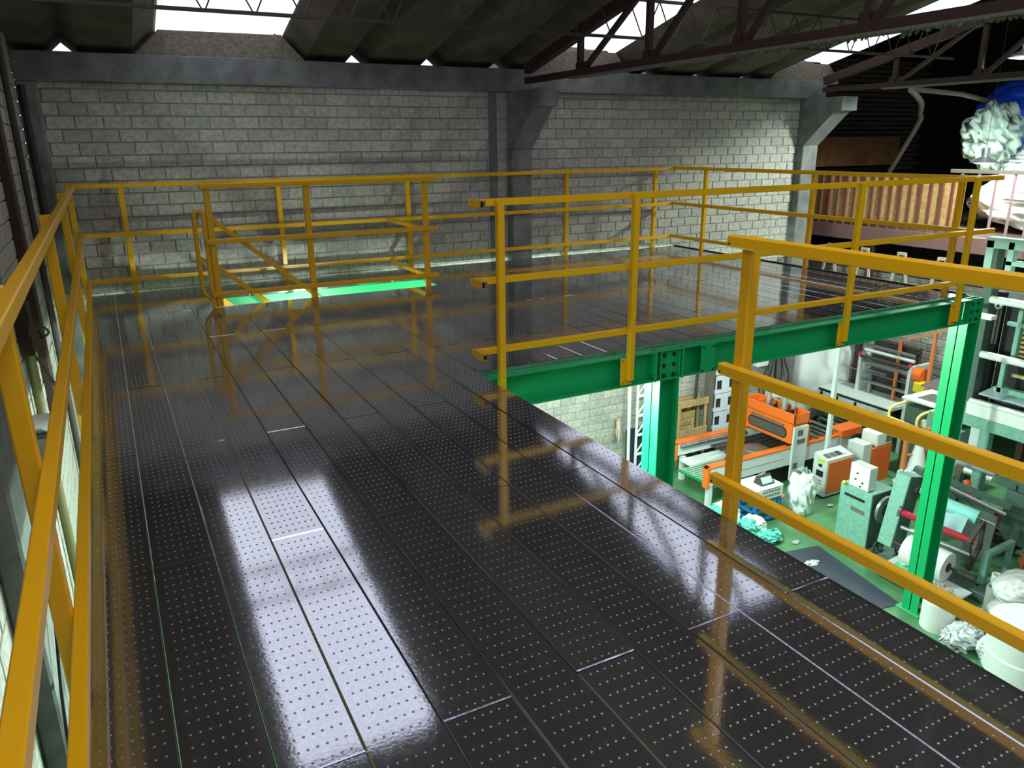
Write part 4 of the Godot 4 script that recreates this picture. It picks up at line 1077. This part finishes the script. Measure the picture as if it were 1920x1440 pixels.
# ---------------------------------------------------------------- printing machine and things behind the bag machine
func printing_machine() -> void:
	var lg: Material = M.machine_green
	var dg: Material = M.dark_green
	var t := thing("printing_machine", "grey printing machine with long steel rollers, below the far deck edge", "machine", Vector3(12.0, F, -8.9))
	var y := 1.75
	for k in [[0.0, 0.04, M.zinc], [0.0, -0.05, M.white], [-0.1, -0.16, M.steel], [-0.06, -0.25, M.zinc], [0.1, -0.34, M.zinc], [0.12, -0.46, M.zinc], [-0.02, -0.62, M.zinc], [0.14, 0.14, M.steel]]:
		obj("roller", MB.new().tube(Vector3(k[0], y + k[1], 0.02), Vector3(k[0], y + k[1], 1.0), 0.034, 14), k[2], t)
	obj("ink_panel", MB.new().span(0.08, 0.12, 1.0, 1.5, 0.45, 0.72, 0.004), M.rust, t)
	obj("dark_back", MB.new().span(0.16, 0.22, 0.85, 1.85, 0.06, 0.98, 0.004), M.steel, t)
	for z in [0.0, 1.0]:
		obj("side_frame", MB.new().span(-0.1, 0.5, 0.0, 1.62, z - 0.03, z + 0.03, 0.006), M.pale, t)
		obj("knob", MB.new().tube(Vector3(-0.08, y - 0.12, z), Vector3(-0.12, y - 0.12, z), 0.03, 10), mat(c8(206, 40, 76), 0.4), t)
	obj("motor_cover", MB.new().tube(Vector3(0.0, 1.5, 1.06), Vector3(0.0, 1.5, 1.22), 0.12, 20), mat(c8(236, 108, 40), 0.4), t)
	obj("motor_guard", MB.new().span(-0.12, 0.1, 1.2, 1.4, 1.1, 1.3, 0.03), mat(c8(228, 206, 44), 0.45), t)
	obj("lower_bed", MB.new().span(-0.5, 0.2, 0.85, 0.92, -0.5, 1.0, 0.006).span(-0.5, -0.44, 0.75, 0.9, -0.5, 1.0, 0.004), M.pale, t)
	for z in [-0.45, -0.1, 0.3]:
		obj("leg", MB.new().span(-0.5, -0.44, 0.0, 0.85, z, z + 0.06, 0.004), M.zinc, t)
	for k in 5:
		obj("bed_roller", MB.new().tube(Vector3(-0.6 - 0.06 * k, 0.7 - 0.06 * k, -0.1), Vector3(-0.6 - 0.06 * k, 0.7 - 0.06 * k, 0.95), 0.025, 12), [M.zinc, M.steel][k % 2], t)
	# grey post railing in front of it
	var r := thing("grey_handrail", "grey square-post railing with two thin bars in front of the white bag", "railing", Vector3(12.0, F, -9.75))
	for z in [0.0, 1.06]:
		obj("post", MB.new().span(-0.03, 0.03, 0.0, 1.3, z - 0.03, z + 0.03, 0.003), M.zinc, r)
	for h in [1.28, 0.98]:
		obj("bar", MB.new().tube(Vector3(0, h, 0), Vector3(0, h, 1.9), 0.012, 8), M.zinc, r)
	var og := thing("orange_portal", "slim orange portal frame in front of the printing machine", "frame", Vector3(12.0, F, -8.2))
	var om := mat(c8(220, 130, 74), 0.5)
	obj("post", MB.new().span(-0.025, 0.025, 0.0, 2.0, -0.025, 0.025, 0.003), om, og)
	obj("post", MB.new().span(-0.025, 0.025, 0.0, 2.27, 0.58, 0.63, 0.003), om, og)
	obj("bar", MB.new().bar(Vector3(0, 2.0, 0), Vector3(0, 2.4, 0.86), 0.03, 0.03), om, og)
	# table unit with yellow hoops
	var u := thing("feeder_unit", "white topped green feeder unit with two yellow hoop handles", "machine", Vector3(11.3, F, -7.5))
	obj("top", MB.new().span(-0.1, 0.7, 1.28, 1.32, 0.0, 0.95, 0.006), M.white, u)
	obj("top_box", MB.new().span(0.1, 0.6, 1.32, 1.5, 0.6, 1.2, 0.006), M.dusty, u)
	obj("tray", MB.new().box(Vector3(0.25, 1.56, 0.55), Vector3(0.4, 0.03, 0.7), 0.004, Basis(Vector3(0, 0, 1), 0.1)), M.zinc, u)
	obj("body", MB.new().span(-0.1, 0.6, 0.0, 1.2, 0.1, 0.9, 0.01), dg, u)
	obj("side_plate", MB.new().prism(PackedVector2Array([Vector2(0.55, 1.25), Vector2(0.98, 1.2), Vector2(0.85, 0.85), Vector2(0.68, 0.72), Vector2(0.5, 0.8)]), 0.0, 0.03, Transform3D(Basis(Vector3(0, 0, 1), Vector3.UP, Vector3(-1, 0, 0)), Vector3(-0.15, 0, 0))), lg, u)
	for k in 3:
		obj("button", MB.new().tube(Vector3(-0.18, 1.06 - 0.08 * k, 0.66), Vector3(-0.2, 1.06 - 0.08 * k, 0.66), 0.016, 10), M.dark, u)
	obj("switch_box", MB.new().span(-0.2, -0.1, 0.95, 1.06, 0.45, 0.56, 0.008), mat(c8(222, 216, 180), 0.5), u)
	for z in [0.0, 0.5]:
		obj("hoop", MB.new().path(smooth([Vector3(-0.05, 1.26, z + 0.1), Vector3(-0.26, 1.18, z), Vector3(-0.32, 1.06, z - 0.03), Vector3(-0.3, 0.85, z)], 6), 0.025, 10), mat(c8(238, 222, 130), 0.4), u)
	obj("hoop_bar", MB.new().tube(Vector3(-0.3, 0.98, 0.0), Vector3(-0.3, 0.95, 0.5), 0.022, 10), mat(c8(238, 222, 130), 0.4), u)
	# second orange cabinet group and its neighbours
	var c2 := thing("orange_cabinet", "second orange and white cabinet behind the control cabinet", "cabinet", Vector3(10.35, F, -7.3))
	obj("body", MB.new().span(0.0, 0.5, 0.0, 0.62, -0.3, 0.0, 0.006), mat(c8(226, 104, 40), 0.45), c2)
	obj("side", MB.new().span(-0.2, 0.0, 0.0, 0.72, -0.3, 0.0, 0.006), M.pale, c2)
	obj("top_unit", MB.new().span(0.1, 0.5, 0.62, 0.86, -0.3, 0.0, 0.02), M.white, c2)
	obj("screen", MB.new().span(0.32, 0.48, 0.68, 0.8, 0.0, 0.006), M.dusty, c2)
	var oh := thing("orange_motor_cover", "orange box cover on the end of the bag machine", "cover", Vector3(10.3, F + 0.62, -7.85))
	obj("cover", MB.new().span(0.0, 0.5, 0.0, 0.14, -0.26, 0.0, 0.01), M.orange, oh)
	obj("pedestal", MB.new().span(0.05, 0.3, -0.62, 0.0, -0.22, -0.04, 0.006), M.pale, oh)
	var of2 := thing("orange_stand", "orange two-post stand between the cabinets and the dark green machine", "frame", Vector3(10.75, F, -7.0))
	obj("post", MB.new().span(-0.03, 0.03, 0.0, 1.0, -0.03, 0.03, 0.003), om, of2)
	obj("post", MB.new().span(0.27, 0.33, 0.0, 1.0, 0.12, 0.18, 0.003), om, of2)
	obj("bar", MB.new().tube(Vector3(0, 0.55, 0), Vector3(0.3, 0.55, 0.15), 0.018, 8), om, of2)
	tag(obj("clear_bag", MB.new().blob(Vector3(10.6, F + 0.2, -6.75), Vector3(0.22, 0.2, 0.18), 131, 0.4, 1.8, 28, 18), M.film), "crumpled clear plastic bag behind the white control box", "bag")
	tag(obj("cone_bag", MB.new().lathe([[0.16, 0.0], [0.15, 0.3], [0.06, 0.72], [0.02, 0.82], [0.0, 0.83]], Vector3(10.95, F, -6.9), Vector3.UP, 18), M.sack), "pointed white plastic bag hanging on the orange stand", "bag")
	tag(obj("steel_bin", MB.new().span(10.2, 10.42, F, F + 0.22, -6.2, -5.95, 0.005), M.steel), "small grey steel box on the green floor behind the tilted arm", "box")
	var gm := thing("green_machine", "green machine body with small rollers, left of the corner column", "machine", Vector3(11.2, F, -6.5))
	obj("body", MB.new().span(0.0, 0.4, 0.0, 1.0, -0.3, 0.0, 0.01), lg, gm)
	for k in 3:
		obj("roller", MB.new().tube(Vector3(-0.1 + 0.1 * k, 0.7 - 0.14 * k, 0.05), Vector3(-0.1 + 0.1 * k, 0.7 - 0.14 * k, 0.6), 0.05, 14), M.white, gm)
	obj("frame", MB.new().span(-0.2, -0.12, 0.0, 0.5, 0.2, 0.28, 0.005), dg, gm)
	# huge white bags at the back
	tag(obj("bulk_bag", MB.new().blob(Vector3(12.1, F + 1.1, -10.3), Vector3(1.05, 1.35, 0.8), 141, 0.14, 0.9, 40, 26), M.sack), "huge white bulk bag behind the grey railing", "bag")
	tag(obj("bulk_bag", MB.new().blob(Vector3(14.2, F + 1.75, -9.3), Vector3(1.2, 0.85, 0.75), 142, 0.1, 0.9, 40, 26, false), M.sack), "huge white wrapped roll above the printing machine", "bag")

# ---------------------------------------------------------------- against the bright back wall
func back_wall_items() -> void:
	var wood := mat(c8(196, 170, 124), 0.75, 0.0, noise_tex(0.02, Color(0.72, 0.68, 0.6), Color(1, 1, 1), 151), 2.0)
	var c := thing("wooden_crate", "open wooden crate standing at the block wall beside the green column", "crate", Vector3(8.03, -3.45, -9.3))
	for yz in [[0.72, 0.84, 0.0], [0.16, 0.32, 0.0], [-0.02, 0.08, 0.0], [0.72, 0.82, -0.24]]:
		obj("board", MB.new().span(0.0, 0.66, yz[0], yz[1], yz[2] - 0.025, yz[2], 0.004), wood, c)
	for x in [0.02, 0.6]:
		obj("post", MB.new().span(x, x + 0.05, -0.36, 0.84, -0.05, -0.025, 0.004), wood, c)
		obj("post", MB.new().span(x, x + 0.05, -0.36, 0.84, -0.24, -0.21, 0.004), wood, c)
	for k in 3:
		obj("inner_board", MB.new().span(0.14, 0.46, 0.22 + 0.13 * k, 0.34 + 0.13 * k, -0.13, -0.11, 0.004), wood, c)
	obj("board", MB.new().span(0.1, 0.14, 0.16, 0.72, -0.12, -0.08, 0.003), wood, c)
	text(c, "AW", 0.09, Vector3(0.3, 0.38, -0.108), Vector3.ZERO, mat(c8(140, 112, 70), 0.8))
	obj("back_sheet", MB.new().span(0.0, 0.66, -0.3, 0.82, -0.27, -0.25), mat(c8(120, 92, 52), 0.8), c)
	tag(obj("timber_post", MB.new().span(8.74, 8.86, F, -1.2, -9.5, -9.38, 0.006), mat(c8(128, 122, 112), 0.9, 0.0, noise_tex(0.03, Color(0.55, 0.54, 0.52), Color(1, 1, 1), 153), 3.0)), "weathered grey timber post beside the wooden crate", "post")
	var k := 0
	for y in [-2.28, -2.62, -2.95, -3.28, -3.6]:
		var w := thing("white_crate", ["topmost white plastic crate with bold black print, behind the yellow post", "second white plastic crate from the top of the stack", "third white plastic crate from the top of the stack", "fourth white plastic crate from the top of the stack", "lowest white plastic crate of the stack"][k], "crate", Vector3(8.88, y, -9.36), 0.0, "white plastic crates")
		var wm := mat(c8(206, 212, 222), 0.5)
		obj("rim", MB.new().span(0.0, 0.5, 0.0, 0.06, -0.2, 0.0, 0.004), wm, w)
		obj("side", MB.new().span(0.0, 0.02, 0.06, 0.32, -0.02, 0.0, 0.002).span(0.14, 0.3, 0.06, 0.32, -0.02, 0.0, 0.002).span(0.42, 0.5, 0.06, 0.32, -0.02, 0.0, 0.002).span(0.0, 0.5, 0.24, 0.32, -0.03, -0.005, 0.002), wm, w)
		obj("inside", MB.new().span(0.01, 0.49, 0.06, 0.31, -0.19, -0.06), M.steel, w)
		if k == 0:
			text(w, "X7", 0.13, Vector3(0.12, 0.15, 0.004), Vector3(0, 0, 0.1), M.dark)
		k += 1
	tag(obj("dark_pole", MB.new().tube(Vector3(8.5, F, -9.5), Vector3(8.66, -1.2, -9.56), 0.025, 8), M.steel), "dark pole leaning on the wall behind the wooden crate", "pole")
	tag(obj("white_pipe", MB.new().tube(Vector3(7.06, F, -9.35), Vector3(7.0, -0.6, -9.35), 0.028, 10), M.white), "white vertical pipe on the wall left of the green column", "pipe")
	tag(obj("glove", MB.new().blob(Vector3(6.87, -2.9, -9.4), Vector3(0.045, 0.2, 0.03), 161, 0.3, 1.6, 16, 14, false), mat(c8(206, 178, 158), 0.7)), "pale glove hanging beside the white pipe", "glove")
	var l := thing("lattice_mast", "white steel lattice mast between white pipe and green column", "mast", Vector3(7.2, F, -9.35))
	for x in [0.0, 0.26]:
		obj("leg", MB.new().span(x - 0.015, x + 0.015, 0.0, 2.6, -0.015, 0.015), M.white, l)
	for i in 7:
		obj("brace", MB.new().bar(Vector3(0, 0.1 + 0.34 * i, 0), Vector3(0.26, 0.4 + 0.34 * i, 0), 0.02, 0.02), M.white, l)
		obj("tie", MB.new().span(0.0, 0.26, 0.06 + 0.34 * i, 0.1 + 0.34 * i, -0.012, 0.012), M.white, l)
	tag(obj("dark_board", MB.new().span(7.14, 7.5, -3.75, -3.0, -9.55, -9.5, 0.004), mat(c8(40, 48, 72), 0.6)), "dark blue board behind the lattice mast", "board")
	var b := thing("electric_box", "white electric box with a round switch on the back wall", "box", Vector3(9.95, -2.32, -9.6))
	obj("case", MB.new().span(0.0, 0.3, 0.0, 0.36, 0.0, 0.12, 0.008), M.white, b)
	obj("switch", MB.new().tube(Vector3(0.2, 0.22, 0.12), Vector3(0.2, 0.22, 0.14), 0.03, 12), M.dark, b)
	tag(obj("grey_pipe", MB.new().tube(Vector3(10.32, F, -9.5), Vector3(10.28, -0.4, -9.5), 0.06, 14), M.dusty), "thick grey pipe right of the electric box", "pipe")
	k = 0
	for x in [10.12, 10.2, 10.4, 10.47]:
		tag(obj("cable", MB.new().path(smooth([Vector3(x, -1.6, -9.5), Vector3(x + 0.05, -2.2, -9.42), Vector3(x + 0.12 * (k - 1.5), -2.6, -9.4), Vector3(x, -3.1, -9.45)]), 0.012, 6), M.cable), "black cable hanging " + ["left of the thick grey pipe", "close beside the thick grey pipe", "right of the thick grey pipe", "farthest right of the thick grey pipe"][k], "cable")
		k += 1
	var bl := thing("white_blower", "white rounded machine cover behind the air cylinders", "cover", Vector3(9.95, -3.1, -9.0))
	obj("cover", MB.new().span(0.0, 0.7, 0.0, 0.42, -0.3, 0.1, 0.05), M.white, bl)
	obj("hose", MB.new().path(smooth([Vector3(0.12, 0.4, 0.0), Vector3(0.16, 0.56, 0.05), Vector3(0.28, 0.5, 0.08), Vector3(0.3, 0.4, 0.1)]), 0.014, 8), M.cable, bl)

# ---------------------------------------------------------------- storage platform and dark hall beyond the last column
func far_storage() -> void:
	var ply := mat(c8(206, 164, 112), 0.7, 0.0, noise_tex(0.015, Color(0.8, 0.76, 0.7), Color(1, 1, 1), 171), 1.0)
	var batten_m := mat(c8(112, 60, 46), 0.7)
	var X := 12.5
	var p := thing("storage_platform", "brown steel storage platform with plywood sides and dark battens", "platform", Vector3(X, 0, 0))
	obj("edge_beam", MB.new().span(-0.06, 0.06, -0.24, 0.02, -16.0, -5.4, 0.006), mat(c8(122, 88, 84), 0.6), p)
	obj("floor_plate", MB.new().span(0.0, 4.5, -0.02, 0.02, -16.0, -5.4), M.rust, p)
	for k in 11:
		var z := -12.0 + k * 0.38
		obj("plywood_sheet", MB.new().span(0.0, 0.02, 0.08, 0.94, z, z + 0.375, 0.002), ply, p)
		obj("batten", MB.new().span(-0.04, 0.0, 0.02, 0.96, z - 0.025, z + 0.025, 0.003), batten_m, p)
		obj("batten", MB.new().span(-0.03, 0.0, 0.02, 0.96, z + 0.17, z + 0.205, 0.003), batten_m, p)
	for k in 10:
		var z := -7.9 + k * 0.28
		obj("baluster", MB.new().span(-0.02, 0.02, 0.02, 1.04, z - 0.015, z + 0.015, 0.002), mat(c8(150, 120, 124), 0.6), p)
	obj("handrail", MB.new().span(-0.03, 0.03, 1.02, 1.08, -8.1, -5.4, 0.004), M.dusty, p)
	for z in [-15.5, -12.5, -9.4, -6.2]:
		obj("leg", MB.new().span(-0.05, 0.05, F, -0.24, z - 0.05, z + 0.05, 0.004), M.rust, p)
	var km := mat(c8(184, 168, 158), 0.6)
	for k in 6:
		var z := -11.6 + k * 0.75
		var v := thing("chair_leg_frame", ["first", "second", "third", "fourth", "fifth", "sixth"][k] + " pale upturned leg frame under the brown platform beam, counted from the column", "leg frame", Vector3(X - 0.25, -1.2, z), 0.0, "pale leg frames under the platform")
		obj("frame", MB.new().bar(Vector3(0, 0, -0.2), Vector3(0, 0.85, -0.06), 0.05, 0.03, 0.003).bar(Vector3(0, 0, 0.2), Vector3(0, 0.85, 0.06), 0.05, 0.03, 0.003).span(-0.025, 0.025, 0.82, 0.87, -0.08, 0.08, 0.003), km, v)
	# block wall and pale bench below the platform
	block_wall("wall_back", "low grey block wall under the storage platform", -16.0, -6.6, -3.0, -0.85, Vector3(12.9, 0, 0), -PI / 2, 0, func(d): return absf(d[0] + 8.5) + absf(d[2] + 1.0))
	var bn := thing("white_conveyor", "long white conveyor edge running behind the right end of the deck", "conveyor", Vector3(9.6, -0.62, -7.6))
	obj("rail", MB.new().span(0.0, 0.12, 0.0, 0.06, -2.2, 2.2, 0.006), M.white, bn)
	for z in [-2.0, 0.0, 2.0]:
		obj("leg", MB.new().span(0.03, 0.09, F + 0.62, 0.0, z - 0.03, z + 0.03), M.pale, bn)
	# goods on the platform
	tag(obj("blue_bag", MB.new().blob(Vector3(15.3, 1.95, -8.6), Vector3(1.1, 0.62, 0.7), 181, 0.15, 1.0, 36, 24, false), mat(c8(8, 70, 190), 0.35)), "big shiny blue plastic bag under the dark ceiling", "bag")
	tag(obj("clear_bag", MB.new().blob(Vector3(14.1, 1.6, -8.5), Vector3(0.5, 0.5, 0.4), 182, 0.35, 1.5, 36, 24, false), mat(c8(180, 204, 190), 0.25)), "crumpled clear plastic bag in front of the blue bag", "bag")
	tag(obj("film_bundle", MB.new().blob(Vector3(15.6, 1.15, -8.4), Vector3(1.3, 0.35, 0.6), 183, 0.2, 1.2, 36, 20, false), M.film), "wrapped film bundle below the blue bag", "bundle")
	tag(obj("film_bundle", MB.new().blob(Vector3(14.2, 0.5, -7.0), Vector3(1.0, 0.5, 1.6), 184, 0.25, 1.2, 36, 22), M.sack), "white plastic bundles behind the platform balusters", "bundle")
	tag(obj("film_bundle", MB.new().blob(Vector3(13.9, 0.95, -7.5), Vector3(0.5, 0.2, 0.5), 185, 0.3, 1.4, 30, 18, false), M.sack), "white plastic bundle on top of the others beside the hanging lamp", "bundle")
	tag(obj("board_panel", MB.new().span(13.0, 17.2, 0.98, 1.62, -12.6, -12.55, 0.004), mat(c8(150, 112, 70), 0.8, 0.0, noise_tex(0.01, Color(0.8, 0.78, 0.74), Color(1, 1, 1), 191), 0.6)), "long brown board panel standing on the storage platform", "panel")
	# dark perforated brick wall far behind
	var bw := thing("wall_back", "dark brick wall with open joints behind the brown board", "", Vector3(0, 0, -13.6), 0.0, "", "structure")
	obj("backing", MB.new().span(11.0, 22.0, -1.0, 4.0, -0.3, -0.1), M.dark, bw)
	var bs := MB.new().box(Vector3.ZERO, Vector3(0.36, 0.085, 0.1), 0.006).mesh()
	var br := MB.new()
	var bm := mat(c8(84, 80, 72), 0.9)
	var n := 0
	for r in 24:
		for c in 11:
			var at := Vector3(15.0 + c * 0.4 + 0.2 * (r & 1), 0.85 + r * 0.11, 0)
			if n < 300:
				var o := obj("brick", bs, bm, bw)
				o.position = at
			else:
				br.box(at, Vector3(0.36, 0.085, 0.1), 0.006)
			n += 1
	for r in 24:
		for c in 10:
			br.box(Vector3(11.1 + c * 0.4 + 0.2 * (r & 1), 0.85 + r * 0.11, 0), Vector3(0.385, 0.1, 0.1), 0.006)
	tag(obj("bricks", br, bm, bw), "", "", "", "stuff")
	tag(obj("ceiling_pipe", MB.new().path(smooth([Vector3(11.6, 2.3, -8.4), Vector3(12.6, 2.15, -8.9), Vector3(13.6, 2.0, -9.6), Vector3(13.75, 1.85, -9.7), Vector3(14.3, 0.9, -10.6)], 5), 0.045, 10), M.dusty), "bent dusty pipe hanging under the dark ceiling beside the brick wall", "pipe")
	tag(obj("ceiling_pipe", MB.new().path([Vector3(11.9, 2.33, -8.6), Vector3(13.2, 2.28, -8.6), Vector3(15.4, 2.0, -8.6)], 0.04, 10), M.dusty), "straight dusty pipe above the bent one", "pipe")
